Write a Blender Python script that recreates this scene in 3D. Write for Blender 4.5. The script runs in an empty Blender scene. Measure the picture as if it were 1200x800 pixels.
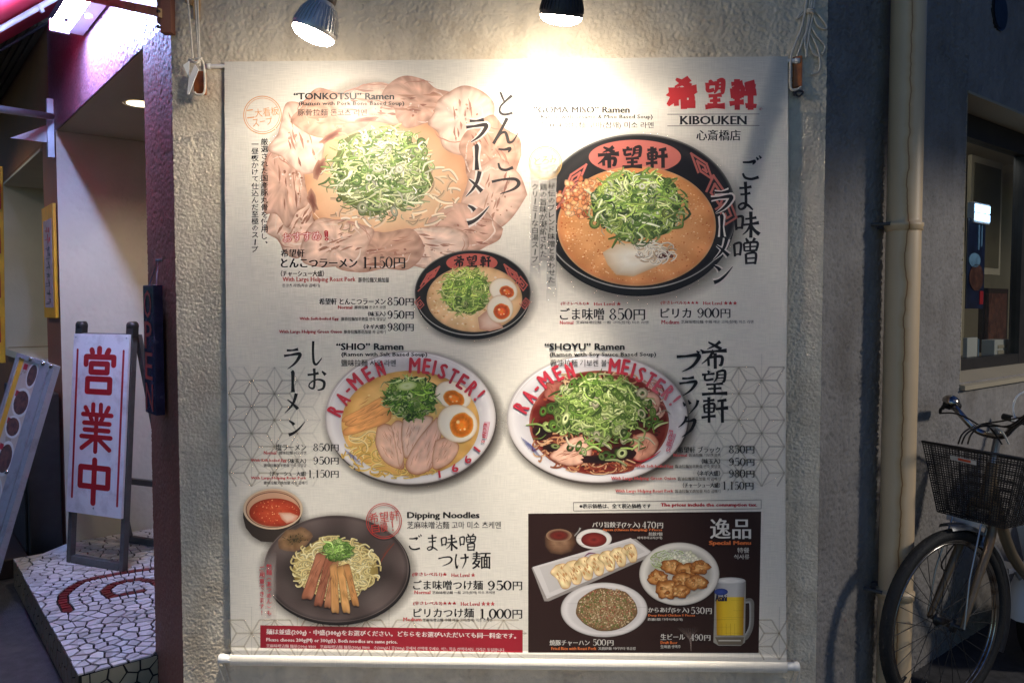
import bpy, bmesh, math, random
from mathutils import Vector, Matrix, noise as mnoise
from mathutils.geometry import tessellate_polygon
C = bpy.context.scene
BULB_R, BULB_L, ASSUMED_STREET, LENS, WORLD = 760, 700, 205, 110, .066   # lamp powers
SPILL = 11
COL = C.collection
R = math.radians
PI = math.pi
rnd = random.Random(7)

# ------------------------------------------------------------------ camera
cam_d = bpy.data.cameras.new('camera'); cam = bpy.data.objects.new('camera', cam_d); COL.objects.link(cam)
CAM = Vector((0, -2.45, 1.445))
YAW, PIT = R(1.7), R(-2.6)
fw = Vector((-math.sin(YAW)*math.cos(PIT), math.cos(YAW)*math.cos(PIT), math.sin(PIT)))
rt = Vector((math.cos(YAW), math.sin(YAW), 0)); up = rt.cross(fw)
cam.matrix_world = Matrix.Translation(CAM) @ Matrix((rt, up, -fw)).transposed().to_4x4()
cam_d.lens = 27; cam_d.sensor_width = 36; cam_d.clip_start = .02; cam_d.clip_end = 500
C.camera = cam

# ------------------------------------------------------------------ world: blue dusk, very dim
w = bpy.data.worlds.new('World'); C.world = w; w.use_nodes = True
nt = w.node_tree; bg = nt.nodes['Background']
sky = nt.nodes.new('ShaderNodeTexSky'); sky.sky_type = 'NISHITA'; sky.sun_disc = False
sky.sun_elevation = R(5.0); sky.sun_rotation = R(200)
tint = nt.nodes.new('ShaderNodeMix'); tint.data_type = 'RGBA'; tint.blend_type = 'MULTIPLY'; tint.inputs[0].default_value = 1
tint.inputs[7].default_value = (.20, .50, 1.5, 1)
nt.links.new(sky.outputs[0], tint.inputs[6]); nt.links.new(tint.outputs[2], bg.inputs['Color'])
bg.inputs['Strength'].default_value = WORLD
# the sun is down: what is left of it is a very faint cool moonlike light
sl = bpy.data.lights.new('sun', 'SUN'); sl.energy = .02; sl.angle = R(10); sl.color = (.75, .85, 1)
so = bpy.data.objects.new('sun', sl); COL.objects.link(so); so.rotation_euler = (R(50), 0, R(30))
C.view_settings.view_transform = 'Standard'; C.view_settings.look = 'None'
C.view_settings.exposure = .26; C.view_settings.gamma = 1
C.cycles.transparent_max_bounces = 24; C.cycles.max_bounces = 7
try: C.cycles.sample_clamp_indirect = 6
except Exception: pass

# ------------------------------------------------------------------ places
UL = Vector((math.cos(R(131.5)), math.sin(R(131.5)), 0)); NL = Vector((UL.y, -UL.x, 0))      # left street front, NL points indoors
UR = Vector((math.cos(R(40)), math.sin(R(40)), 0)); NR = Vector((-UR.y, UR.x, 0))            # right street front
A0 = Vector((-1.157, 0, 0)); B0 = Vector((.905, 0, 0))
Z = Vector((0, 0, 1)); GZ = .06; PZ = .20
def LP(t, s, z): return A0 + UL*t + NL*s + Z*z
def RP(t, s, z): return B0 + UR*t + NR*s + Z*z

# ------------------------------------------------------------------ tags and links
def link(o, parent=None):
    COL.objects.link(o)
    if parent: o.parent = parent
    return o
def tag(o, label=None, cat=None, group=None, kind=None):
    if label: o['label'] = label
    if cat: o['category'] = cat
    if group: o['group'] = group
    if kind: o['kind'] = kind
    return o
def thing(name, label, cat, loc=(0, 0, 0), group=None):
    o = bpy.data.objects.new(name, None); o.location = loc; o.empty_display_size = .05
    link(o); return tag(o, label, cat, group)

# ------------------------------------------------------------------ materials
def lin(c):
    r = []
    for x in c[:3]:
        x = max(0, min(255, x))/255
        r.append(x/12.92 if x <= .04045 else ((x+.055)/1.055)**2.4)
    return (*r, c[3] if len(c) > 3 else 1.0)
def nodes(m):
    m.use_nodes = True; n = m.node_tree
    return n, n.nodes['Principled BSDF']
def mat(name, col, rough=.6, metal=0, var=.15, vs=8, bump=0, bs=60, emit=0, spec=.5, stain=None, ss=3, coord='Object', bdist=.003, streak=0):
    m = bpy.data.materials.new(name); n, p = nodes(m); N = n.nodes; L = n.links
    c = lin(col)
    tc = N.new('ShaderNodeTexCoord')
    a = N.new('ShaderNodeTexNoise'); a.inputs['Scale'].default_value = vs; a.inputs['Detail'].default_value = 6; L.new(tc.outputs[coord], a.inputs['Vector'])
    r = N.new('ShaderNodeMapRange'); r.inputs[1].default_value = .3; r.inputs[2].default_value = .7
    r.inputs[3].default_value = 1-var; r.inputs[4].default_value = 1+var; L.new(a.outputs[0], r.inputs[0])
    mx = N.new('ShaderNodeMix'); mx.data_type = 'RGBA'; mx.blend_type = 'MULTIPLY'; mx.inputs[0].default_value = 1
    mx.inputs[6].default_value = c; L.new(r.outputs[0], mx.inputs[7]); out = mx.outputs[2]
    if stain:
        b = N.new('ShaderNodeTexNoise'); b.inputs['Scale'].default_value = ss; b.inputs['Detail'].default_value = 8; b.inputs['Roughness'].default_value = .65; L.new(tc.outputs[coord], b.inputs['Vector'])
        q = N.new('ShaderNodeMapRange'); q.inputs[1].default_value = .5; q.inputs[2].default_value = .68; q.inputs[4].default_value = .75; L.new(b.outputs[0], q.inputs[0])
        m2 = N.new('ShaderNodeMix'); m2.data_type = 'RGBA'; L.new(q.outputs[0], m2.inputs[0]); L.new(out, m2.inputs[6]); m2.inputs[7].default_value = lin(stain); out = m2.outputs[2]
    if streak:      # rain streaks and grime running down
        mp = N.new('ShaderNodeMapping'); mp.inputs['Scale'].default_value = (16, 16, .7); L.new(tc.outputs[coord], mp.inputs[0])
        b2 = N.new('ShaderNodeTexNoise'); b2.inputs['Scale'].default_value = 1; b2.inputs['Detail'].default_value = 5; L.new(mp.outputs[0], b2.inputs['Vector'])
        q2 = N.new('ShaderNodeMapRange'); q2.inputs[1].default_value = .48; q2.inputs[2].default_value = .72; q2.inputs[3].default_value = 1; q2.inputs[4].default_value = 1-streak; L.new(b2.outputs[0], q2.inputs[0])
        m3 = N.new('ShaderNodeMix'); m3.data_type = 'RGBA'; m3.blend_type = 'MULTIPLY'; m3.inputs[0].default_value = 1; L.new(out, m3.inputs[6]); L.new(q2.outputs[0], m3.inputs[7]); out = m3.outputs[2]
    L.new(out, p.inputs['Base Color'])
    rr = N.new('ShaderNodeMapRange'); rr.inputs[3].default_value = max(.02, rough-.1); rr.inputs[4].default_value = min(1, rough+.1); L.new(a.outputs[0], rr.inputs[0])
    L.new(rr.outputs[0], p.inputs['Roughness'])
    p.inputs['Metallic'].default_value = metal; p.inputs['Specular IOR Level'].default_value = spec
    if bump:
        h = N.new('ShaderNodeTexNoise'); h.inputs['Scale'].default_value = bs; h.inputs['Detail'].default_value = 4; L.new(tc.outputs[coord], h.inputs['Vector'])
        bn = N.new('ShaderNodeBump'); bn.inputs['Strength'].default_value = bump; bn.inputs['Distance'].default_value = bdist
        L.new(h.outputs[0], bn.inputs['Height']); L.new(bn.outputs[0], p.inputs['Normal'])
    if emit:
        p.inputs['Emission Color'].default_value = c; p.inputs['Emission Strength'].default_value = emit
    return m
M = {}
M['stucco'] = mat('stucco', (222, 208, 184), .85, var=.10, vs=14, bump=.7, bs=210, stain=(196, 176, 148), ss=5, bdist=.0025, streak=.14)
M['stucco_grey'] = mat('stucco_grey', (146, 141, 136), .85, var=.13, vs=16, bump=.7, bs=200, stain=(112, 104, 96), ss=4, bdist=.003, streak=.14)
M['maroon'] = mat('maroon_paint', (140, 96, 108), .4, var=.12, vs=14, bump=.5, bs=190, bdist=.002)
M['maroon_smooth'] = mat('maroon_smooth', (146, 96, 76), .6, var=.10, vs=18, bump=.35, bs=180)
M['brown_wall'] = mat('brown_plaster', (150, 105, 72), .7, var=.12, vs=6, bump=.3, bs=120)
M['cream'] = mat('cream_plaster', (205, 198, 180), .75, var=.06, vs=5, bump=.35, bs=60, bdist=.004)
M['ceil'] = mat('porch_ceiling', (172, 160, 136), .8, var=.05, vs=4)
M['wood'] = mat('varnished_wood', (120, 76, 36), .45, var=.3, vs=12)
M['dark'] = mat('dark_metal', (46, 44, 44), .45, var=.2, vs=20)
M['darkwood'] = mat('dark_wood', (52, 38, 30), .5, var=.25, vs=14)
M['steel'] = mat('aluminium', (170, 172, 176), .35, .9, var=.08, vs=14)
M['chrome'] = mat('chrome', (170, 166, 160), .22, 1, var=.15, vs=20, stain=(110, 84, 60), ss=30)
M['whitep'] = mat('white_paint', (225, 226, 228), .4, var=.05)
M['white_plastic'] = mat('white_plastic', (232, 230, 224), .35, var=.04)
M['alu_paint'] = mat('grey_lacquer', (150, 150, 152), .4, .1, var=.08, vs=14, stain=(118, 116, 114), ss=14)
M['board_frame'] = mat('board_frame', (92, 90, 88), .55, var=.2, vs=20, stain=(64, 60, 56), ss=10)
M['rope'] = mat('rope', (216, 208, 192), .9, var=.15, vs=60, bump=.8, bs=400)
M['block'] = mat('orange_wood', (176, 98, 40), .5, var=.35, vs=30)
M['rusty'] = mat('rusty_bar', (196, 160, 112), .6, var=.15, vs=20, stain=(92, 52, 30), ss=22)
M['tile'] = mat('white_tile', (226, 222, 224), .28, var=.10, vs=7, bump=.15, bs=40)
M['tile_red'] = mat('red_tile', (128, 34, 34), .35, var=.25, vs=20)
M['tile_cream'] = mat('cream_tile', (190, 182, 150), .35, var=.12, vs=7)
M['grout'] = mat('dark_grout', (34, 32, 30), .9, var=.25, vs=30, bump=.4)
M['asphalt'] = mat('asphalt', (66, 65, 66), .85, var=.3, vs=30, bump=.9, bs=220, stain=(92, 88, 82), ss=3)
M['red_fabric'] = mat('red_awning_fabric', (176, 22, 44), .75, var=.12, vs=6)
M['tyre'] = mat('tyre_rubber', (20, 20, 20), .7, var=.2, vs=30, bump=.8, bs=160)
M['wire'] = mat('basket_wire', (50, 47, 46), .55, .3, var=.25, vs=30)
M['frame_paint'] = mat('bike_paint', (122, 106, 84), .38, .35, var=.1, vs=14, stain=(120, 90, 60), ss=9)
M['black'] = mat('black_plastic', (24, 24, 25), .5, var=.2, vs=20)
M['cable'] = mat('cable_black', (28, 25, 24), .4, var=.2)
M['olive'] = mat('olive_louvre', (92, 84, 62), .7, var=.15)
M['paper'] = mat('paper_white', (210, 206, 196), .6, var=.06)
M['bulb_body'] = mat('bulb_fins', (225, 222, 214), .38, .5, var=.08)
M['bulb_dark'] = mat('bulb_socket_rubber', (74, 68, 64), .5, var=.15)
for k_ in ('tile', 'tile_cream', 'tile_red'):       # every broken piece its own shade
    n_ = M[k_].node_tree; p_ = n_.nodes['Principled BSDF']; src_ = p_.inputs['Base Color'].links[0].from_socket
    oi = n_.nodes.new('ShaderNodeObjectInfo'); mr_ = n_.nodes.new('ShaderNodeMapRange'); mr_.inputs[3].default_value = .68; mr_.inputs[4].default_value = 1.04; n_.links.new(oi.outputs['Random'], mr_.inputs[0])
    mm_ = n_.nodes.new('ShaderNodeMix'); mm_.data_type = 'RGBA'; mm_.blend_type = 'MULTIPLY'; mm_.inputs[0].default_value = 1; n_.links.new(src_, mm_.inputs[6]); n_.links.new(mr_.outputs[0], mm_.inputs[7]); n_.links.new(mm_.outputs[2], p_.inputs['Base Color'])
def emat(name, col, s):
    m = bpy.data.materials.new(name); n, p = nodes(m); p.inputs['Base Color'].default_value = lin(col)
    p.inputs['Emission Color'].default_value = lin(col); p.inputs['Emission Strength'].default_value = s
    a = n.nodes.new('ShaderNodeTexNoise'); a.inputs['Scale'].default_value = 9
    q = n.nodes.new('ShaderNodeMapRange'); q.inputs[3].default_value = s*.93; q.inputs[4].default_value = s*1.07
    n.links.new(a.outputs[0], q.inputs[0]); n.links.new(q.outputs[0], p.inputs['Emission Strength'])
    return m
M['lens'] = emat('lit_lens', (255, 240, 220), LENS)
M['tube'] = emat('lit_tube', (158, 184, 255), 420)
M['downlight'] = emat('lit_downlight', (255, 240, 205), 5)
M['lightbox'] = emat('lit_box', (170, 212, 255), 5)
def glass_mat():
    m = bpy.data.materials.new('window_glass'); n, p = nodes(m); N = n.nodes
    t = N.new('ShaderNodeBsdfTransparent'); t.inputs[0].default_value = (.86, .88, .87, 1)
    g = N.new('ShaderNodeBsdfGlossy'); g.inputs['Roughness'].default_value = .03
    lw = N.new('ShaderNodeLayerWeight'); lw.inputs[0].default_value = .5
    pw = N.new('ShaderNodeMath'); pw.operation = 'POWER'; pw.inputs[1].default_value = 4; n.links.new(lw.outputs['Facing'], pw.inputs[0])
    f = N.new('ShaderNodeMath'); f.operation = 'MULTIPLY_ADD'; f.inputs[1].default_value = .7; f.inputs[2].default_value = .045; n.links.new(pw.outputs[0], f.inputs[0])
    x = N.new('ShaderNodeMixShader'); n.links.new(f.outputs[0], x.inputs[0]); n.links.new(t.outputs[0], x.inputs[1]); n.links.new(g.outputs[0], x.inputs[2])
    n.links.new(x.outputs[0], N['Material Output'].inputs[0]); N.remove(p)
    return m
M['glass'] = glass_mat()

# ------------------------------------------------------------------ mesh helper
class MB:
    def __init__(s): s.v = []; s.f = []; s.mi = []; s.sm = []
    def add(s, vs, fs, mi=0, smooth=False):
        b = len(s.v); s.v += [tuple(x) for x in vs]; s.f += [tuple(i+b for i in f) for f in fs]
        s.mi += [mi]*len(fs); s.sm += [smooth]*len(fs)
    def box(s, o, X, Y, Zv, mi=0):      # corner o and three edge vectors
        o, X, Y, Zv = map(Vector, (o, X, Y, Zv))
        vs = [o, o+X, o+X+Y, o+Y, o+Zv, o+X+Zv, o+X+Y+Zv, o+Y+Zv]
        fs = [(0, 3, 2, 1), (4, 5, 6, 7), (0, 1, 5, 4), (1, 2, 6, 5), (2, 3, 7, 6), (3, 0, 4, 7)]
        if X.cross(Y).dot(Zv) < 0: fs = [f[::-1] for f in fs]
        s.add(vs, fs, mi)
    def cbox(s, c, X, Y, Zv, mi=0):
        c, X, Y, Zv = map(Vector, (c, X, Y, Zv)); s.box(c-X/2-Y/2-Zv/2, X, Y, Zv, mi)
    def tube(s, pts, r, n=8, mi=0, cap=True, smooth=True):
        pts = [Vector(p) for p in pts]; rs = list(r) if isinstance(r, (list, tuple)) else [r]*len(pts)
        if len(rs) != len(pts):
            k_ = len(rs)-1; rs = [rs[min(int(i/(len(pts)-1)*k_), k_-1)]*(1-(i/(len(pts)-1)*k_-min(int(i/(len(pts)-1)*k_), k_-1)))+rs[min(int(i/(len(pts)-1)*k_), k_-1)+1]*(i/(len(pts)-1)*k_-min(int(i/(len(pts)-1)*k_), k_-1)) for i in range(len(pts))]
        vs = []; prev = None
        for i, p in enumerate(pts):
            d = (pts[min(i+1, len(pts)-1)]-pts[max(i-1, 0)]).normalized()
            if prev is None:
                a = d.orthogonal().normalized()
            else:
                a = (prev-d*prev.dot(d)).normalized()
            prev = a; b = d.cross(a)
            vs += [p+(a*math.cos(2*PI*k/n)+b*math.sin(2*PI*k/n))*rs[i] for k in range(n)]
        fs = [(i*n+k, i*n+(k+1) % n, (i+1)*n+(k+1) % n, (i+1)*n+k) for i in range(len(pts)-1) for k in range(n)]
        s.add(vs, fs, mi, smooth)
        if cap:
            s.add(vs[:n], [tuple(range(n))[::-1]], mi); s.add(vs[-n:], [tuple(range(n))], mi)
    def lathe(s, o, ax, prof, n=24, mi=0, smooth=True):   # prof = [(distance along ax, radius)]
        o = Vector(o); ax = Vector(ax).normalized(); a = ax.orthogonal().normalized(); b = ax.cross(a)
        vs = [o+ax*h+(a*math.cos(2*PI*k/n)+b*math.sin(2*PI*k/n))*r for h, r in prof for k in range(n)]
        fs = [(i*n+k, i*n+(k+1) % n, (i+1)*n+(k+1) % n, (i+1)*n+k) for i in range(len(prof)-1) for k in range(n)]
        s.add(vs, fs, mi, smooth)
    def torus(s, c, ax, R0, r, n=48, m=8, mi=0, a0=0, a1=2*PI):
        c = Vector(c); ax = Vector(ax).normalized(); u = ax.orthogonal().normalized(); v = ax.cross(u)
        full = abs(a1-a0-2*PI) < 1e-6
        P = [c+(u*math.cos(a0+(a1-a0)*k/n)+v*math.sin(a0+(a1-a0)*k/n))*R0 for k in range(n+1)]
        s.tube(P, r, m, mi, cap=not full)
    def prism(s, pts, d, mi=0):         # planar outline extruded by d
        pts = [Vector(p) for p in pts]; n = len(pts); d = Vector(d)
        vs = pts+[p+d for p in pts]
        tr = tessellate_polygon([pts])
        fs = [tuple(t) for t in tr]+[tuple(i+n for i in t[::-1]) for t in tr]+[(i, (i+1) % n, (i+1) % n+n, i+n) for i in range(n)]
        s.add(vs, fs, mi)
    def build(s, name, mats, parent=None, loc=None, bevel=0):
        me = bpy.data.meshes.new(name); me.from_pydata(s.v, [], s.f)
        if not isinstance(mats, (list, tuple)): mats = [mats]
        for m in mats: me.materials.append(m)
        me.polygons.foreach_set('material_index', s.mi); me.polygons.foreach_set('use_smooth', s.sm)
        me.update()
        bm = bmesh.new(); bm.from_mesh(me); bmesh.ops.recalc_face_normals(bm, faces=bm.faces); bm.to_mesh(me); bm.free()
        o = bpy.data.objects.new(name, me)
        if bevel:
            b = o.modifiers.new('b', 'BEVEL'); b.width = bevel; b.segments = 2; b.limit_method = 'ANGLE'
        link(o, parent)
        if parent is not None: o.matrix_parent_inverse = Matrix.Translation(-Vector(parent.location))
        return o
def part(mb, name, m, parent, **k): return mb.build(name, m, parent, **k)
def spline(P, n=6):
    P = [Vector(p) for p in P]; out = []
    for i in range(len(P)-1):
        a, b, c, d = P[max(i-1, 0)], P[i], P[i+1], P[min(i+2, len(P)-1)]
        for k in range(n):
            t = k/n
            out.append(.5*((2*b)+(c-a)*t+(2*a-5*b+4*c-d)*t*t+(3*b-a-3*c+d)*t**3))
    out.append(P[-1]); return out

# rough plaster sheet with real relief: origin o, along u, up z, outward n
def relief(o, u, n, u0, u1, z0, z1, step, amp, f=55, mb=None, mi=0, seed=0):
    mb = mb or MB(); nu = max(1, round((u1-u0)/step)); nz = max(1, round((z1-z0)/step)); vs = []
    for j in range(nz+1):
        for i in range(nu+1):
            a = u0+(u1-u0)*i/nu; z = z0+(z1-z0)*j/nz
            q = Vector((a*f+seed, z*f*1.0, 3.1)); q += Vector((mnoise.noise(q*.6), mnoise.noise(q*.6+Vector((9, 9, 9))), 0))*.9
            h = 1-abs(mnoise.noise(q))*2.2 + .4*mnoise.noise(q*2.3)
            h = max(-.5, h)-.6
            vs.append(o+u*a+Z*z+n*(amp*h))
    fs = [(j*(nu+1)+i, j*(nu+1)+i+1, (j+1)*(nu+1)+i+1, (j+1)*(nu+1)+i) for j in range(nz) for i in range(nu)]
    mb.add(vs, fs, mi, True); return mb

# ================================================================== SETTING
g = MB(); g.add([(-60, -60, GZ), (60, -60, GZ), (60, 60, GZ), (-60, 60, GZ)], [(0, 1, 2, 3)])
tag(g.build('ground', M['asphalt']), 'dark asphalt of the street at the foot of the building', kind='structure')

OUT = Vector((0, -1, 0))
# corner wall that carries the banner
cw = thing('corner_wall', 'rough beige stucco wall of the cut corner, behind the hanging menu banner', 'wall', (-.126, 0, GZ))
mb = relief(Vector((0, -.002, 0)), Vector((1, 0, 0)), OUT, -1.157, -.90, GZ, 2.10, .0032, .0028, f=170)
relief(Vector((0, -.002, 0)), Vector((1, 0, 0)), OUT, .74, .905, GZ, 2.10, .0032, .0028, f=170, mb=mb)
relief(Vector((0, -.002, 0)), Vector((1, 0, 0)), OUT, -1.157, .905, 2.10, 2.62, .0042, .0042, f=125, mb=mb)
relief(Vector((0, -.002, 0)), Vector((1, 0, 0)), OUT, -.90, .74, GZ, .40, .006, .0045, mb=mb)
relief(Vector((0, -.002, 0)), Vector((1, 0, 0)), OUT, -.90, .74, .40, 2.10, .05, .001, mb=mb)
relief(Vector((0, -.002, 0)), Vector((1, 0, 0)), OUT, -1.157, .905, 2.62, 4.2, .03, .004, mb=mb)
part(mb, 'stucco_face', M['stucco'], cw)
b = MB(); b.prism([A0+Z*GZ+Vector((.004, .012, 0)), B0+Z*GZ+Vector((-.004, .012, 0)), RP(.2, .18, GZ), LP(.2, .18, GZ)], Z*4.14)
part(b, 'wall_core', M['stucco'], cw)
# maroon return of the corner pillar (street side)
mr = thing('pillar_side', 'narrow maroon painted side of the corner pillar at the shop entrance', 'wall', LP(.15, 0, GZ))
mb = relief(A0, UL, -NL, 0, .325, GZ, 2.36, .005, .0022, f=120, mi=0)
part(mb, 'painted_face', M['maroon_smooth'], mr)
b = MB(); b.prism([LP(.0, .003, GZ), LP(.325, .003, GZ), LP(.325, .32, GZ), LP(.16, .32, GZ)], Z*2.30)
part(b, 'wall_core', M['maroon_smooth'], mr)
# maroon wall above the porch opening
fw_ = thing('upper_facade', 'rough maroon wall above the porch opening, lit by the fluorescent tube', 'wall', LP(1.2, 0, 2.35))
mb = relief(A0, UL, -NL, -.0, 2.16, 2.352, 3.0, .0056, .0032, f=140)
relief(A0, UL, -NL, -.0, 2.16, 3.0, 4.2, .04, .003, mb=mb)
part(mb, 'painted_face', M['maroon'], fw_)
b = MB(); b.box(LP(.0, .008, 2.354), UL*2.16, NL*.28, Z*1.84); part(b, 'wall_core', M['maroon'], fw_)
# porch
pc = thing('porch_ceiling', 'plain olive beige ceiling of the entrance porch with a round downlight', 'ceiling', LP(1.2, .6, 2.36))
b = MB(); b.box(LP(.325, .006, 2.35), UL*1.66, NL*1.7, Z*.05); part(b, 'ceiling_board', M['ceil'], pc)
dl = thing('downlight', 'small round lit downlight recessed in the porch ceiling', 'lamp', (-1.765, .97, 2.35))
b = MB(); b.lathe((-1.765, .97, 2.347), (0, 0, 1), [(0, .0545), (0, .05)], 28); b.lathe((-1.765, .97, 2.3465), (0, 0, 1), [(0, .069), (.004, .069)], 28); part(b, 'trim_ring', M['whitep'], dl)
b = MB(); b.lathe((-1.765, .97, 2.3462), (0, 0, 1), [(0, .0), (0, .052)], 28); part(b, 'lit_disc', M['downlight'], dl)
pw = thing('porch_side_wall', 'pale plaster side wall of the porch behind the red lettered sign', 'wall', LP(2, .8, PZ))
mb = relief(LP(1.99, 0, 0), NL, -UL, -.0, 1.7, GZ, 2.36, .009, .0026, f=50)
part(mb, 'plaster_face', M['cream'], pw)
bw = thing('porch_back_wall', 'shaded back wall of the entrance porch', 'wall', LP(1.2, 1.7, PZ))
b = MB(); b.box(LP(.3, 1.62, GZ), UL*1.7, NL*.1, Z*2.3); part(b, 'plaster_face', M['cream'], bw)
bw2 = thing('porch_inner_wall', 'plaster wall of the porch behind the corner pillar', 'wall', LP(.3, 1, PZ))
b = MB(); b.box(LP(.22, .325, GZ), UL*.1, NL*1.3, Z*2.3); part(b, 'plaster_face', M['cream'], bw2)

# neighbouring front with a window (left edge of the photo)
nb = thing('brown_facade', 'brown plaster shop front with a cream window surround left of the porch', 'wall', LP(3, 0, GZ))
T0, T1, T2 = 1.99, 2.42, 4.05; ZS, ZT = 1.15, 2.33
b = MB()
b.box(LP(T0+.012, .004, GZ), UL*(T1-T0-.012), NL*.25, Z*(2.29)); part(b, 'pier', M['maroon_smooth'], nb)
b = MB()
b.box(LP(2.16, .002, 2.352), UL*5.2, NL*.25, Z*1.85); b.box(LP(T1+.003, .002, ZT), UL*(5.0), NL*.25, Z*.02)
b.box(LP(T2, .002, GZ), UL*3.2, NL*.25, Z*(ZT-GZ)); b.box(LP(T1+.003, .002, GZ), UL*(T2-T1-.006), NL*.25, Z*(ZS-GZ-.05)); part(b, 'plaster_face', M['brown_wall'], nb)
b = MB()
b.box(LP(T2-.016, -.006, ZS), UL*.014, NL*.50, Z*(ZT-ZS)); b.box(LP(T1+.003, -.006, ZT-.016), UL*(T2-T1-.02), NL*.5, Z*.014)
b.box(LP(T2-.0155, -.012, ZS-.02), UL*.22, NL*.012, Z*(ZT-ZS+.06)); part(b, 'window_surround', M['cream'], nb)
b = MB(); b.box(LP(T1+.0, -.03, ZS-.05), UL*(T2-T1-.0), NL*.54, Z*.045); part(b, 'window_sill', M['cream'], nb)
b = MB()
for t0, t1 in ((T1+.01, T1+.08), (3.2, 3.27), (T2-.09, T2-.02)): b.box(LP(t0, .36, ZS), UL*(t1-t0), NL*.05, Z*(ZT-ZS-.02))
b.box(LP(T1+.01, .362, ZT-.10), UL*(T2-T1-.03), NL*.046, Z*.08); b.box(LP(T1+.01, .362, ZS), UL*(T2-T1-.03), NL*.046, Z*.07)
part(b, 'window_frame', M['wood'], nb)
b = MB(); b.add([LP(T1+.01, .385, ZS), LP(T2-.02, .385, ZS), LP(T2-.02, .385, ZT-.02), LP(T1+.01, .385, ZT-.02)], [(0, 1, 2, 3)]); part(b, 'pane', M['glass'], nb)
b = MB(); b.box(LP(T1, .6, GZ), UL*2.6, NL*.03, Z*2.5); part(b, 'inner_wall', M['cream'], nb)
# dark block under the sill, beside the porch
dk = thing('meter_cabinet', 'dark cabinet standing against the shop front behind the menu stand', 'cabinet', LP(2.5, -.1, GZ))
b = MB(); b.box(LP(2.03, -.16, GZ), UL*.85, NL*.15, Z*(.93)); part(b, 'cabinet_body', M['dark'], dk, bevel=.006)
b = MB(); b.box(LP(2.08, -.172, GZ+.1), UL*.72, NL*.011, Z*.78); part(b, 'cabinet_door', M['dark'], dk, bevel=.003)
kb = thing('timber_step', 'low brown timber step at the foot of the shop front', 'step', LP(2.4, -.2, GZ))
b = MB(); b.box(LP(2.0, -.42, GZ), UL*.95, NL*.25, Z*.10); part(b, 'board', M['darkwood'], kb, bevel=.006)

# right street front with window
rw = thing('right_wall', 'grey rough stucco wall receding right of the drainpipe, with a shop window', 'wall', RP(1, 0, GZ))
V0, V1, VS, VT = 1.04, 2.95, 1.14, 2.285
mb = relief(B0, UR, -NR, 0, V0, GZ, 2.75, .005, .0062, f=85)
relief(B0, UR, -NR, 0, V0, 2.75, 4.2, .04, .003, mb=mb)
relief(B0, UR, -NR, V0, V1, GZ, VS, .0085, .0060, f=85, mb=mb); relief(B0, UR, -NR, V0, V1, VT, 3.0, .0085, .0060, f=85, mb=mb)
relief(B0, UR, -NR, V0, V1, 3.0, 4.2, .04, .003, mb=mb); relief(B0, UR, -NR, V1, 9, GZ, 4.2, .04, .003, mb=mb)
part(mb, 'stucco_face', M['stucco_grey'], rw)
b = MB(); b.box(RP(.0, .008, GZ), UR*(V0-.001), NR*.2, Z*4.1); b.box(RP(V0, .008, GZ), UR*(V1-V0), NR*.2, Z*(VS-GZ-.012)); b.box(RP(V0, .008, VT+.012), UR*(V1-V0), NR*.2, Z*1.8); b.box(RP(V1+.001, .008, GZ), UR*6.6, NR*.2, Z*4.1)
part(b, 'wall_core', M['stucco_grey'], rw)
b = MB(); b.box(RP(V0+.001, -.004, VT-.0), UR*(V1-V0-.002), NR*.21, Z*.010); b.box(RP(V0+.0005, .0, VS), UR*.006, NR*.2, Z*(VT-VS)); part(b, 'reveal', M['ceil'], rw)
b = MB(); b.prism([RP(V0+.002, -.02, VS-.012), RP(V0+.002, .17, VS+.03), RP(V0+.002, .17, VS-.01), RP(V0+.002, -.02, VS-.03)], UR*(V1-V0-.004)); part(b, 'window_sill', M['ceil'], rw)
b = MB()
b.box(RP(V0+.008, .13, VT-.10), UR*(V1-V0-.02), NR*.05, Z*.098); b.box(RP(V0+.008, .132, VS+.022), UR*(V1-V0-.02), NR*.046, Z*.05)
b.box(RP(V0+.008, .131, VS+.03), UR*.045, NR*.047, Z*(VT-VS-.03)); b.box(RP(2.06, .131, VS+.03), UR*.07, NR*.047, Z*(VT-VS-.03))
part(b, 'window_frame', M['dark'], rw)
b = MB(); b.add([RP(V0+.05, .15, VS+.05), RP(V1-.05, .15, VS+.05), RP(V1-.05, .15, VT-.09), RP(V0+.05, .15, VT-.09)], [(0, 1, 2, 3)]); part(b, 'pane', M['glass'], rw)
b = MB(); b.box(RP(V0-.1, .75, GZ), UR*3.0, NR*.03, Z*2.5); b.box(RP(V0-.1, .24, GZ+.7), UR*3.0, NR*.52, Z*.35); b.box(RP(V0-.1, .22, 2.30), UR*3.0, NR*.54, Z*.04)
b.box(RP(V1+.05, .22, GZ), UR*.03, NR*.54, Z*2.3)
part(b, 'inner_wall', M['ceil'], rw)
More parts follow.
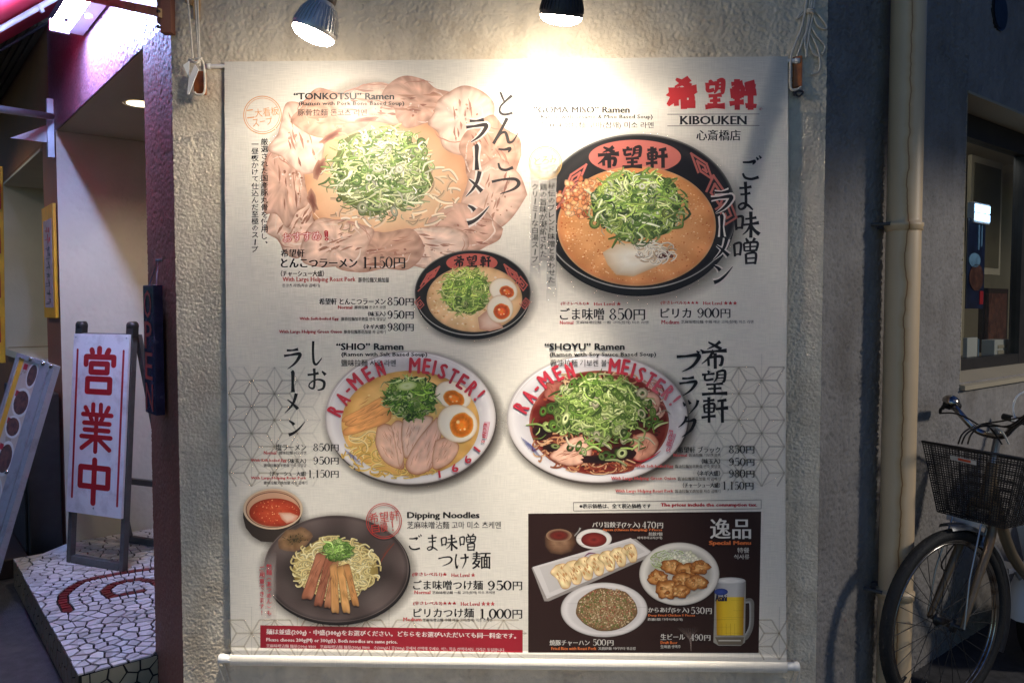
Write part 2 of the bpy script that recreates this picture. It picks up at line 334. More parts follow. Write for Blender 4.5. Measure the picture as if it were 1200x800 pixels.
# things in that window
def flatbox(name, t, s, z, wd, dp, h, m, label, cat, group=None, children=(), ang=0):
    u = Matrix.Rotation(ang, 3, 'Z') @ UR; n = Matrix.Rotation(ang, 3, 'Z') @ NR
    o = thing(name, label, cat, RP(t, s, z), group)
    b = MB(); b.box(RP(t, s, z), u*wd, n*dp, Z*h); part(b, cat.replace(' ', '_')+'_body', m, o, bevel=.002)
    for (nm, a0, a1, z0, z1, mm) in children:
        c = MB()
        if nm in ('printed_dish', 'printed_plate'): c.prism([RP(t, s, z)-n*.004+u*wd*((a0+a1)/2+(a1-a0)/2*math.cos(2*PI*i/24))+Z*h*((z0+z1)/2+(z1-z0)/2*math.sin(2*PI*i/24)) for i in range(24)], n*(.0035 if nm == 'printed_plate' else .003))
        else: c.box(RP(t, s, z)+u*wd*a0-n*.004+Z*h*z0, u*wd*(a1-a0), n*.0035, Z*h*(z1-z0))
        part(c, nm, mm, o)
    return o
M['navy'] = mat('navy_print', (22, 34, 66), .35, var=.5, vs=14)
M['photo_blue'] = mat('pale_blue_print', (120, 160, 190), .4, var=.3, vs=30)
M['photo_brown'] = mat('food_print', (100, 62, 48), .4, var=.6, vs=40, stain=(60, 30, 26), ss=30)
M['yel'] = mat('yellow_print', (226, 168, 40), .45, var=.15, vs=14)
M['redp'] = mat('red_print', (176, 30, 40), .45, var=.1)
M['box_card'] = mat('white_card', (196, 194, 184), .6, var=.08)
flatbox('window_poster', 1.60, .20, 1.435, .20, .006, .42, M['navy'], 'dark navy food poster hanging behind the right window glass', 'poster', children=(('printed_dish', .1, .9, .2, .5, M['photo_brown']), ('printed_plate', .05, .7, .46, .62, M['photo_blue']), ('printed_red_stamp', .72, .92, .05, .2, M['redp']), ('printed_line', .55, .62, .66, .94, M['photo_blue']), ('printed_line', .72, .78, .7, .94, M['photo_blue'])))
lb = flatbox('lit_panel', 1.635, .19, 1.835, .185, .03, .095, M['whitep'], 'small bright bluish white lit panel above the navy poster', 'lamp', children=(('light_tube', .05, .95, .12, .46, M['lightbox']), ('light_tube', .05, .95, .54, .9, M['lightbox'])))
flatbox('picture_frame', 2.14, .40, 1.62, .42, .02, .62, M['ceil'], 'tall framed picture high on the wall inside the right window', 'picture', children=(('printed_sheet', .08, .92, .06, .94, M['olive']),))
flatbox('framed_photo', 2.06, .30, 1.21, .34, .02, .33, M['darkwood'], 'dark framed photo standing low inside the right window', 'picture', children=(('printed_sheet', .1, .9, .08, .92, M['photo_brown']),))
flatbox('white_card', 1.60, .19, 1.175, .115, .02, .125, M['box_card'], 'blank pale card standing at the left end of the window shelf', 'card')
flatbox('white_box', 1.95, .20, 1.175, .18, .06, .105, M['box_card'], 'small white box with grey print on the window shelf', 'box', children=(('printed_mark', .2, .8, .2, .5, M['ceil']), ('printed_mark', .2, .8, .6, .75, M['ceil'])))
flatbox('folded_leaflet', 1.76, .20, 1.175, .09, .004, .115, M['photo_blue'], 'tilted pale blue leaflet between card and white box', 'leaflet', ang=.4)
b = MB(); b.box(RP(1.10, .185, 1.145), UR*1.8, NR*.30, Z*.03); tag(b.build('window_shelf', M['ceil']), 'beige shelf inside the right window carrying small boxes', 'shelf')

# vent in right wall
vt = thing('wall_vent', 'oval dark vent opening high on the right wall', 'vent', RP(1.33, 0, 2.65))
b = MB(); b.lathe(RP(1.33, -.006, 2.665), NR, [(0, .078), (0, .068), (.02, .068)], 24); b.lathe(RP(1.33, -.006, 2.665), NR, [(0, .078), (.02, .078)], 24); part(b, 'vent_ring', M['dark'], vt)
b = MB(); b.lathe(RP(1.33, -.009, 2.665), NR, [(0, .0), (0, .07)], 24); part(b, 'vent_hole', M['black'], vt)

# drainpipe
def pipe_mat():
    m = mat('drainpipe', (230, 200, 158), .42, var=.06, vs=5)
    n = m.node_tree; N = n.nodes; L = n.links; p = N['Principled BSDF']; src = p.inputs['Base Color'].links[0].from_socket
    tc = N.new('ShaderNodeTexCoord'); sx = N.new('ShaderNodeSeparateXYZ'); L.new(tc.outputs['Object'], sx.inputs[0])
    # rust stain running down one side: distance to a wandering vertical line
    nz = N.new('ShaderNodeTexNoise'); nz.noise_dimensions = '1D'; nz.inputs['Scale'].default_value = 9; nz.inputs['Detail'].default_value = 5; L.new(sx.outputs[2], nz.inputs['W'])
    a = N.new('ShaderNodeMath'); a.operation = 'MULTIPLY_ADD'; L.new(nz.outputs[0], a.inputs[0]); a.inputs[1].default_value = .020; a.inputs[2].default_value = PIPE_X-.024
    d = N.new('ShaderNodeMath'); d.operation = 'SUBTRACT'; L.new(sx.outputs[0], d.inputs[0]); L.new(a.outputs[0], d.inputs[1])
    ab = N.new('ShaderNodeMath'); ab.operation = 'ABSOLUTE'; L.new(d.outputs[0], ab.inputs[0])
    for w_, colr, k in ((.017, (206, 150, 70), .6), (.0030, (150, 82, 18), .95)):
        q = N.new('ShaderNodeMapRange'); q.inputs[1].default_value = 0; q.inputs[2].default_value = w_; q.inputs[3].default_value = k; q.inputs[4].default_value = 0; L.new(ab.outputs[0], q.inputs[0])
        x = N.new('ShaderNodeMix'); x.data_type = 'RGBA'; L.new(q.outputs[0], x.inputs[0]); L.new(src, x.inputs[6]); x.inputs[7].default_value = lin(colr); src = x.outputs[2]
    L.new(src, p.inputs['Base Color']); return m
PC = RP(.365, -.078, 0); PIPE_X = PC.x
M['pipe'] = pipe_mat()
dp = thing('drainpipe', 'thick cream drainpipe with an ochre rust streak beside the corner wall', 'pipe', PC+Z*GZ)
b = MB(); b.lathe(PC, Z, [(GZ, .054), (4.2, .054)], 40)
dpo = part(b, 'pipe', M['pipe'], dp)
def ring(z0, name='coupling'):
    b = MB(); b.lathe(PC, Z, [(z0-.022, .0545), (z0-.022, .0585), (z0-.010, .058), (z0-.008, .0605), (z0+.002, .0605), (z0+.004, .054), (z0+.016, .0545), (z0+.018, .0545)], 40)
    part(b, name, M['pipe'], dp)
    b = MB(); b.box(RP(.35, -.03, z0-.012), UR*.03, NR*.035, Z*.022); b.tube([RP(.31, -.06, z0), RP(.30, .0, z0)], .006, 8); part(b, 'wall_bracket', M['board_frame'], dp)
ring(1.72); ring(.475)

ob = thing('opposite_building', 'plain grey building across the lane on the right, outside the frame', 'building', (9, -4, GZ))
b = MB(); b.box((7.5, -6, GZ), (.4, 0, 0), (0, 24, 0), Z*4.5); part(b, 'wall', M['stucco_grey'], ob)
for k in range(4):
    b = MB(); b.box((7.47, -5+k*5, 1.0), (.02, 0, 0), (0, 1.6, 0), Z*1.3); part(b, 'window', M['dark'], ob)

L = bpy.data.lights.new('window_fill_light', 'POINT'); L.energy = 1.5; L.color = (.95, .95, .9); L.shadow_soft_size = .02  # added fill light for the window interior, not the panel's own glow
lo = bpy.data.objects.new('window_fill_light', L); link(lo, lb); lo.location = RP(1.75, .19, 2.215)-lb.location

el = thing('left_fill_lamp', 'small warm fill lamp added at the far left to brighten the shop front, outside the frame', 'lamp', LP(3.1, -.95, 2.75))  # added lamp, out of view, put in to brighten the left window front
b = MB(); b.lathe(LP(3.1, -.95, 2.80), -Z, [(-.13, .01), (0, .02), (.03, .07), (.06, .075), (.055, .06)], 20); part(b, 'shade', M['dark'], el)
L = bpy.data.lights.new('left_fill_light', 'SPOT'); L.energy = 22; L.color = (1, .86, .62); L.spot_size = R(160); L.spot_blend = .6; L.shadow_soft_size = .04
lo = bpy.data.objects.new('left_fill_light', L); link(lo, el); lo.location = (0, 0, -.02)


# ================================================================== THINGS ROUND THE BANNER
def AT(px, py, d):      # a measured photo pixel at a known depth in metres
    return CAM + fw*d + rt*((px-600)/900*d) - up*((py-400)/900*d)
# ---- platform of broken tiles
def clip(poly, p, q):   # keep the side of the bisector nearer p
    m = ((p[0]+q[0])/2, (p[1]+q[1])/2); dx, dy = q[0]-p[0], q[1]-p[1]; out = []
    for i in range(len(poly)):
        a, b_ = poly[i], poly[(i+1) % len(poly)]
        da = (a[0]-m[0])*dx+(a[1]-m[1])*dy; db = (b_[0]-m[0])*dx+(b_[1]-m[1])*dy
        if da <= 0: out.append(a)
        if (da < 0) != (db < 0) and abs(da-db) > 1e-12:
            k = da/(da-db); out.append((a[0]+(b_[0]-a[0])*k, a[1]+(b_[1]-a[1])*k))
    return out
def voronoi(seeds, bound, inset=.0022):
    cells = []
    for i, p in enumerate(seeds):
        near = sorted((q for j, q in enumerate(seeds) if j != i), key=lambda q: (q[0]-p[0])**2+(q[1]-p[1])**2)[:16]
        poly = list(bound)
        for q in near:
            poly = clip(poly, p, q)
            if len(poly) < 3: break
        if len(poly) < 3: continue
        cx = sum(v[0] for v in poly)/len(poly); cy = sum(v[1] for v in poly)/len(poly)
        o = []
        for v in poly:
            d = math.hypot(v[0]-cx, v[1]-cy)
            if d < inset*1.5: continue
            k = 1-inset/d*1.15; o.append((cx+(v[0]-cx)*k, cy+(v[1]-cy)*k))
        if len(o) >= 3: cells.append((p, o))
    return cells
rt_ = random.Random(5)
P_T0, P_T1, P_S0 = .298, 1.86, -.255
pl = thing('tiled_platform', 'low entrance platform paved with broken white tiles and a red spiral', 'platform', LP(1, 0, GZ))
b = MB(); b.box(LP(P_T0+.004, P_S0+.004, GZ), UL*(P_T1-P_T0), NL*(.26), Z*(PZ-GZ-.006)); b.box(LP(.322, 0.004, GZ), UL*1.665, NL*1.62, Z*(PZ-GZ-.0062))
part(b, 'grout_bed', M['grout'], pl)
cen = (.93, .225)
def to_ts(x, y): v = Vector((x, y, 0))-A0; return v.dot(UL), v.dot(NL)
cen = to_ts(-1.755, .93)
seeds = []; reds = []
def floor_ts(px, py):
    d = fw+rt*((px-600)/900)-up*((py-400)/900); q = CAM+d*((PZ-CAM.z)/d.z); return to_ts(q.x, q.y)
for path in ([(79, 713), (74, 706), (74, 697), (82, 689), (95, 681), (112, 676), (134, 672), (158, 668), (190, 664)], [(163, 692), (146, 695), (130, 698), (123, 691), (132, 684), (146, 680), (162, 678), (180, 680), (190, 686)]):
    W_ = [Vector(floor_ts(*p)) for p in path]; run = 0; last = W_[0]; n_r = 0
    for a_, c_ in zip(W_, W_[1:]):
        m_ = 40
        for k in range(m_):
            p = a_+(c_-a_)*k/m_
            if (p-last).length > .030 or n_r == 0:
                tg = (c_-a_).normalized(); nn_ = Vector((-tg.y, tg.x)); last = p.copy(); n_r += 1
                reds.append((p.x, p.y)); 
                for sg in (1, -1): seeds.append((p.x+nn_.x*sg*(.040+rt_.uniform(-.004, .004)), p.y+nn_.y*sg*(.040+rt_.uniform(-.004, .004))))
white_ = [q for q in seeds if all((q[0]-r_[0])**2+(q[1]-r_[1])**2 > .030**2 for r_ in reds)]
seeds = reds+white_; NFIX = len(seeds)
tries = 0
while len(seeds) < 1000 and tries < 60000:
    tries += 1
    s_ = rt_.uniform(P_S0, 1.0); t_ = rt_.uniform(P_T0, 1.985)
    if s_ < .0 and t_ > P_T1: continue
    lim = rt_.choice((.026, .034, .044, .054))
    if all((t_-q[0])**2+(s_-q[1])**2 > (lim if i >= NFIX else .034)**2 for i, q in enumerate(seeds)): seeds.append((t_, s_))
bound = [(P_T0, P_S0), (1.985, P_S0), (1.985, 1.1), (P_T0, 1.1)]
cells = voronoi(seeds, bound, .0046)
redset = set(reds); cells = [c for c in cells if not (c[0][1] < -.0 and c[0][0] > P_T1) and not (c[0][1] > .02 and c[0][0] < .33)]
def vis(c): return c[0][1] < .62
near = sorted(cells, key=lambda c: (c[0] not in redset, (LP(c[0][0], c[0][1], PZ)-CAM).length))
rest = MB(); k = 0
for c in near:
    h = .0045+rt_.uniform(0, .0012); tl = (rt_.uniform(-.010, .010), rt_.uniform(-.010, .010))
    pts = []
    for (t_, s_) in c[1]:
        if s_ < .0: t_ = min(t_, P_T1)
        pts.append(LP(t_, s_, PZ-.006+h+(t_-c[0][0])*tl[0]+(s_-c[0][1])*tl[1]))
    isred = c[0] in redset
    n = len(pts)
    if vis(c) and k < 298:
        mb = MB(); mb.add(pts+[p-Z*.006 for p in pts], [tuple(range(n))]+[(i, (i+1) % n, (i+1) % n+n, i+n) for i in range(n)])
        part(mb, 'tile', M['tile_red'] if isred else M['tile'], pl); k += 1
    else: rest.add(pts+[p-Z*.006 for p in pts], [tuple(range(n))]+[(i, (i+1) % n, (i+1) % n+n, i+n) for i in range(n)])
tag(part(rest, 'tile', M['tile'], pl), kind='stuff')
def side(o, ax, L_, H_, nrm, size, m, cap=60):
    sd = []; q = 0
    while q < 6000:
        q += 1; p = (rt_.uniform(0, L_), rt_.uniform(0, H_))
        if all((p[0]-a)**2+(p[1]-b_)**2 > size**2 for a, b_ in sd): sd.append(p)
    for c in voronoi(sd, [(0, 0), (L_, 0), (L_, H_), (0, H_)], .0034):
        pts = [o+ax*a+Z*b_+nrm*.002 for a, b_ in c[1]]; n = len(pts)
        mb = MB(); mb.add(pts+[p-nrm*.008 for p in pts], [tuple(range(n))]+[(i, (i+1) % n, (i+1) % n+n, i+n) for i in range(n)])
        part(mb, 'tile', m, pl)
side(LP(P_T0+.004, P_S0+.01, GZ), NL, .245, PZ-GZ-.008, -UL, .042, M['tile_cream'])
side(LP(P_T0+.01, P_S0+.004, GZ), UL, P_T1-P_T0, PZ-GZ-.008, -NL, .050, mat('brown_tile', (128, 104, 80), .4, var=.25, vs=9))

# ---- flat printing on a board: strokes with round ends
def disc(p, X, Y, r, n=10): return [p+X*math.cos(2*PI*i/n)*r+Y*math.sin(2*PI*i/n)*r for i in range(n)]
def marker(mb, F, pts, w_, zc):     # F(x,y) -> world, with unit vectors; pts in the panel's units
    for i in range(len(pts)-1):
        a, c_ = Vector(pts[i]), Vector(pts[i+1]); d = (c_-a)
        if d.length < 1e-6: continue
        nn = Vector((-d.y, d.x)).normalized()*w_/2
        zc[0] += 2e-6; mb.add([F(*(a+nn), zc[0]), F(*(c_+nn), zc[0]), F(*(c_-nn), zc[0]), F(*(a-nn), zc[0])], [(0, 1, 2, 3)])
    for p in pts:
        zc[0] += 2e-6; mb.add([F(p[0]+math.cos(2*PI*i/12)*w_/2, p[1]+math.sin(2*PI*i/12)*w_/2, zc[0]) for i in range(12)], [tuple(range(12))])

# ---- A-board with red characters
sb = thing('open_for_business_board', 'white standing sign with three large red characters between two red lines', 'sign board', (-2.1, 1.12, PZ))
BL = Vector((-2.285, 1.180, PZ)); BRt = Vector((-1.935, 1.051, PZ)); wx = (BRt-BL); wl = wx.length; wx.normalize(); bk = Vector((-wx.y, wx.x, 0))
lean = (Z*1.085+bk*.085).normalized(); HB = 1.15
nf = wx.cross(lean); nf = nf if nf.dot(bk) < 0 else -nf       # towards the viewer
b = MB()
for x0 in (.0, wl-.03): b.box(BL+wx*(x0+(.005 if x0 else 0)), wx*.025, bk*.03, lean*HB)
b.box(BL+wx*.03, wx*(wl-.06), bk*.03, lean*.035); b.box(BL+wx*.03+lean*(HB-.06), wx*(wl-.06), bk*.03, lean*.03)
part(b, 'front_frame', M['board_frame'], sb, bevel=.002)
b = MB(); lb2 = (BL+lean*HB*.97-(BL+bk*.34)).normalized(); TP = BL+lean*HB*.97+bk*.03
for x0 in (.01, wl-.03): b.box(BL+bk*.34+wx*x0, wx*.03, bk*.025, (TP-(BL+bk*.34)))
b.box(BL+bk*.34+wx*.04, wx*(wl-.07), bk*.025, Z*.035); b.box(BL+bk*.34+wx*.04+(TP-(BL+bk*.34))*.3, wx*(wl-.07), bk*.025, Z*.03)
part(b, 'back_frame', M['board_frame'], sb, bevel=.002)
for x0 in (.018, wl-.018):
    b = MB(); b.lathe(BL+wx*x0+lean*(HB+.005)-bk*.004, bk, [(0, 0), (0, .022), (.035, .022), (.035, 0)], 18); b.box(BL+wx*(x0-.022)+lean*(HB-.05)-bk*.003, wx*.044, bk*.033, lean*.055); part(b, 'hinge', M['dark'], sb)
PO = BL+lean*.25+nf*.004+wx*.004; PW, PH = wl-.008, .865
b = MB(); b.box(PO, wx*PW, nf*.012, lean*PH); pan = part(b, 'sign_panel', mat('sign_white', (238, 234, 236), .35, var=.05, vs=9, stain=(206, 198, 200), ss=12), sb, bevel=.001)
def FP(x, y, z): return PO+wx*(PW*x/72)+lean*(PH*(1-y/212))+nf*(.0124+z)   # 72 x 212 panel units, y down
b = MB(); zc = [0]
for pts in ([(6, 19), (7, 194)], [(66, 19), (66, 198)]): marker(b, FP, pts, 2.6, zc)
part(b, 'red_line', M['redp'], sb)
K = {0: [[(25, 19), (26, 22)], [(35, 17), (35, 22)], [(47, 19), (45, 23)], [(18, 36), (18, 27), (54, 27), (54, 36)], [(25, 35), (46, 35), (46, 45), (25, 45), (25, 35)], [(21, 53), (50, 53), (50, 68), (21, 68), (21, 53)]],
     1: [[(30, 83), (30, 92)], [(40, 83), (40, 92)], [(20, 87), (23, 92)], [(50, 86), (47, 92)], [(17, 95), (54, 95)], [(27, 98), (29, 102)], [(43, 98), (41, 102)], [(19, 105), (52, 105)], [(20, 113), (51, 113)], [(16, 121), (54, 121)], [(35, 96), (35, 138)], [(32, 123), (17, 135)], [(38, 123), (53, 135)]],
     2: [[(17, 157), (53, 157), (53, 179), (17, 179), (17, 157)], [(35, 148), (35, 198)]]}
for k in K:
    b = MB()
    for s_ in K[k]: marker(b, FP, s_, 6.6 if k != 1 else 5.4, zc)
    part(b, 'red_character', M['redp'], sb)
for x, y in ((3, 4), (69, 4), (36, 204)):
    b = MB(); b.lathe(FP(x, y, 0), nf, [(0, .0045), (.002, .004), (.003, 0)], 10); part(b, 'rivet', M['steel'], sb)

# ---- leaning menu stand at the left edge
ms = thing('menu_stand', 'leaning aluminium framed menu stand with food photos at the left edge', 'menu stand', AT(5, 700, 3.3))
TR, TL2 = AT(64, 428, 3.55), AT(20, 413, 3.75)
BR2, BL2 = AT(-8, 672, 3.35), AT(-60, 640, 3.55)
X = (TL2-TR); Yv = (BR2-TR); nn = X.cross(Yv).normalized(); nn = nn if nn.dot(CAM-TR) > 0 else -nn
b = MB()
for f0, f1 in ((0, .10), (.13, .34), (.92, 1.0)): b.prism([TR+X*f0, TR+X*f1, TR+X*f1+Yv, TR+X*f0+Yv], -nn*(.05 if f0 else .028))
b.prism([TR+X*.34+Yv*.0, TR+X*.92, TR+X*.92+Yv*.02, TR+X*.34+Yv*.02], -nn*.05)
part(b, 'aluminium_frame', M['alu_paint'], ms)
M['menu_print'] = mat('menu_print', (196, 176, 156), .3, var=.12, vs=9)
for f0, f1, mm in ((.34, .80, 'menu_print'), (.80, .92, 'yel')):
    b = MB(); b.prism([TR+X*f0+Yv*.02-nn*.006, TR+X*f1+Yv*.02-nn*.006, TR+X*f1+Yv-nn*.006, TR+X*f0+Yv-nn*.006], -nn*.02); part(b, 'poster_sheet', M[mm], ms)
for a0, a1, f0, f1 in ((.03, .14, .38, .60), (.17, .29, .38, .74), (.31, .40, .42, .74), (.44, .58, .38, .70), (.62, .76, .4, .74), (.8, .95, .4, .72)):
    b = MB(); b.add([TR+X*((f0+f1)/2+(f1-f0)*.62*math.cos(2*PI*i/18))+Yv*((a0+a1)/2+(a1-a0)*.62*math.sin(2*PI*i/18))-nn*.0056 for i in range(18)], [tuple(range(18))]); part(b, 'printed_bowl', M['paper'], ms)
    b = MB(); b.add([TR+X*(f0+(f1-f0)*(.5+.5*math.cos(2*PI*i/18)))+Yv*(a0+(a1-a0)*(.5+.5*math.sin(2*PI*i/18)))-nn*.0052 for i in range(18)], [tuple(range(18))]); part(b, 'printed_photo', M['photo_brown'], ms)
    b = MB(); b.add([TR+X*.66+Yv*(a0+.01)-nn*.0054, TR+X*.76+Yv*(a0+.01)-nn*.0054, TR+X*.76+Yv*(a0+.04)-nn*.0054, TR+X*.66+Yv*(a0+.04)-nn*.0054], [(0, 1, 2, 3)]); part(b, 'printed_caption', M['redp'], ms)
for f, q in ((.06, .0), (.26, 0.0), (.36, .55), (.6, .0)):
    b = MB(); b.lathe(TR+X*f+Yv*(q+.01), nn, [(0, .010), (.008, .010), (.013, 0)], 12); part(b, 'screw', M['chrome'], ms)
ys = thing('yellow_wall_sign', 'narrow yellow vertical sign with small lettering on the pier by the window', 'sign', LP(2.2, -.01, 1.7))
b = MB(); b.box(LP(2.03, -.016, 1.385), UL*.34, NL*.015, Z*.60); part(b, 'board', M['yel'], ys)
b = MB(); b.box(LP(2.08, -.0175, 1.44), UL*.24, NL*.0014, Z*.47); part(b, 'pale_panel', mat('lilac_print', (176, 160, 176), .5, var=.25, vs=30), ys)
cr = random.Random(8)
for k in range(9):
    b = MB(); z0 = 1.47+k*.047
    for q in range(5):
        hz = cr.random() < .5; u0 = cr.uniform(2.12, 2.20); v0 = cr.uniform(-.014, .012)
        b.box(LP(u0, -.0182-q*.00005, z0+v0), UL*(cr.uniform(.06, .11) if hz else .018), NL*.0006, Z*(.004 if hz else cr.uniform(.016, .026)))
    tag(part(b, 'printed_character', M['redp'] if k > 6 else M['navy'], ys), kind='stuff')
yb = thing('yellow_streamer', 'tall thin yellow and red banner at the far left edge', 'banner', AT(-4, 400, 4.3))
b = MB(); b.prism([AT(-22, 195, 4.4), AT(3, 195, 4.4), AT(6, 425, 4.4), AT(-22, 425, 4.4)], (0, .004, 0)); part(b, 'cloth', M['yel'], yb)
for k in range(4):
    b = MB(); b.prism([AT(-18, 215+k*52, 4.395), AT(0, 215+k*52, 4.395), AT(1, 245+k*52, 4.395), AT(-18, 245+k*52, 4.395)], (0, .002, 0)); part(b, 'printed_character', M['redp'], yb)
b = MB(); b.tube([AT(-24, 185, 4.4), AT(-22, 700, 4.4)], .012); part(b, 'pole', M['whitep'], yb)

# ---- OPEN sign on the maroon pillar side
os_ = thing('open_sign', 'dark hanging sign spelling OPEN downwards on the maroon pillar side', 'sign', LP(.17, -.03, 1.3))
b = MB(); b.box(LP(.112, -.04, 1.082), UL*.125, NL*.030, Z*.435); part(b, 'sign_box', mat('dark_acrylic', (52, 46, 72), .25, var=.5, vs=16), os_, bevel=.002)
def glyph_mesh(s, res=2, off=0):
    c = bpy.data.curves.new('t', 'FONT'); c.body = s; c.resolution_u = res; c.offset = off
    o = bpy.data.objects.new('t', c); m = bpy.data.meshes.new_from_object(o)
    vs = [(v.co.x, v.co.y) for v in m.vertices]; fs = [tuple(p.vertices) for p in m.polygons]
    bpy.data.objects.remove(o); bpy.data.curves.remove(c); bpy.data.meshes.remove(m)
    return vs, fs
M['neon'] = mat('unlit_neon', (196, 84, 70), .4, var=.1)
for k, ch in enumerate('OPEN'):
    vs, fs = glyph_mesh(ch); x0 = min(v[0] for v in vs); x1 = max(v[0] for v in vs); y1 = max(v[1] for v in vs)
    b = MB(); z0 = 1.50-.105*k
    # outline strokes: draw the letter, then a smaller dark one on top keeps it a thin tube
    b.add([LP(.222-.085*(v[0]-x0)/(x1-x0), -.0412, z0-.092*(1-v[1]/y1)) for v in vs], fs); part(b, 'letter', M['neon'], os_)
b = MB(); b.tube([LP(.20, -.03, 1.515), LP(.15, -.012, 1.60), LP(.11, -.03, 1.515)], .0022, 6); b.tube([LP(.15, .0, 1.60), LP(.15, -.02, 1.60)], .004, 6); part(b, 'hanging_cord', M['steel'], os_)

# ---- fluorescent fitting above the porch opening
fl = thing('fluorescent_light', 'lit fluorescent tube in a white fitting on the maroon wall, top left', 'lamp', LP(.6, -.1, 2.62))
FZ = 2.64
b = MB(); b.box(LP(.54, -.012, FZ-.015), UL*.68, -NL*.058, Z*.085); b.box(LP(1.16, -.0, FZ+.0), UL*.03, -NL*.012, Z*.04); part(b, 'fitting_body', M['whitep'], fl, bevel=.003)
for t_ in (.56, 1.18):
    b = MB(); b.box(LP(t_, -.07, FZ-.03), UL*.02, -NL*.075, Z*.05); part(b, 'tube_holder', M['whitep'], fl, bevel=.003)
b = MB(); b.tube([LP(.58, -.125, FZ-.004), LP(1.18, -.125, FZ-.004)], .0165, 18, cap=False); part(b, 'tube', M['tube'], fl)
b = MB(); b.tube([LP(1.18, -.125, FZ-.004), LP(1.235, -.125, FZ-.004)], [.0175, .0165], 18); part(b, 'end_cap', M['white_plastic'], fl)
b = MB(); b.lathe(LP(.93, -.045, FZ-.015), -Z, [(0, .015), (.012, .015), (.016, 0)], 16); part(b, 'pull_knob', M['white_plastic'], fl)

# ---- awning
aw = thing('red_awning', 'underside of a red fabric awning on thin white ribs, top left corner', 'awning', LP(1.2, 0, 2.95))
AZ, AK = 2.92, .86
b = MB(); n_ = 14
for j in range(n_+1):
    for i in range(21):
        s_ = -1.0*j/n_; t_ = -.1+2.14*i/20
        b.v.append(tuple(LP(t_, s_-.01, AZ+AK*s_+.012*math.sin(t_*9.3)*abs(s_)*.8+.02)))
fs = [(j*21+i, j*21+i+1, (j+1)*21+i+1, (j+1)*21+i) for j in range(n_) for i in range(20)]
b.f += fs; b.mi += [0]*len(fs); b.sm += [True]*len(fs); part(b, 'fabric', M['red_fabric'], aw)
for t_ in (.45, 1.52, 2.04):
    b = MB(); b.tube([LP(t_, -.012, AZ-.01), LP(t_, -1.0, AZ-AK*1.0-.01)], .013 if t_ < 2 else .008, 10); part(b, 'rib', M['whitep'] if t_ < 2 else M['dark'], aw)
    if t_ < 2:
        for q in (.12, .42):
            b = MB(); b.tube([LP(t_, -q, AZ-AK*q-.01), LP(t_, -q-.012, AZ-AK*(q+.012)-.01)], .019, 10); part(b, 'clip', M['whitep'], aw)
b = MB(); b.tube([LP(-.1, -1.0, AZ-AK-.0), LP(2.06, -1.0, AZ-AK)], .014, 10); part(b, 'front_bar', M['whitep'], aw)
ev = thing('louvred_eave', 'dim olive slatted eave of the neighbouring shop beyond the red awning', 'eave', LP(3, -.3, 2.85))
b = MB(); b.box(LP(2.12, -.0, 2.93), UL*3.2, -NL*.85, Z*.05); part(b, 'eave_board', M['olive'], ev)
for k in range(26):
    b = MB(); b.box(LP(2.14, -.02-k*.032, 2.912), UL*3.1, -NL*.020, Z*.017); part(b, 'slat', M['olive'], ev)
ar = thing('steel_arm', 'thin grey steel arm reaching out from a wall bracket at the left', 'bracket', AT(60, 137, 3.95))
b = MB(); b.tube([AT(60, 136.5, 3.93), AT(0, 128, 3.35), AT(-60, 118, 2.95)], .0165, 10); part(b, 'arm', M['steel'], ar)
b = MB(); b.box(LP(2.03, -.03, 2.22), UL*.035, NL*.03, Z*.30); part(b, 'wall_strip', M['steel'], ar)
b = MB(); b.prism([LP(2.06, -.005, 2.40), LP(2.06, -.005, 2.30), LP(2.06, -.19, 2.30)], UL*.008); part(b, 'gusset', M['whitep'], ar)
rb = thing('rusty_bracket', 'pale rust spotted bar fixed to a dark red post atop the pillar corner', 'bracket', AT(190, 10, 2.42))
b = MB(); a_, c_ = AT(40, -16, 2.85), AT(190, 16, 2.405); d_ = (c_-a_); sd = d_.cross(Z).normalized()*.012; b.prism([a_+Z*.014, a_-Z*.014, c_-Z*.014, c_+Z*.014], sd); part(b, 'bar', M['rusty'], rb)
b = MB(); p_ = AT(188, 38, 2.41); b.box(p_, Vector((.034, 0, 0)), Vector((0, .03, 0)), Z*.45); b.box(p_+Vector((-.012, .004, .03)), Vector((.012, 0, 0)), Vector((0, .02, 0)), Z*.22); part(b, 'post', M['maroon_smooth'], rb)
for y_ in (14, 32):
    b = MB(); b.lathe(AT(186, y_, 2.40), (0, -1, 0), [(0, .006), (.006, .005), (.008, 0)], 8); part(b, 'bolt', M['dark'], rb)

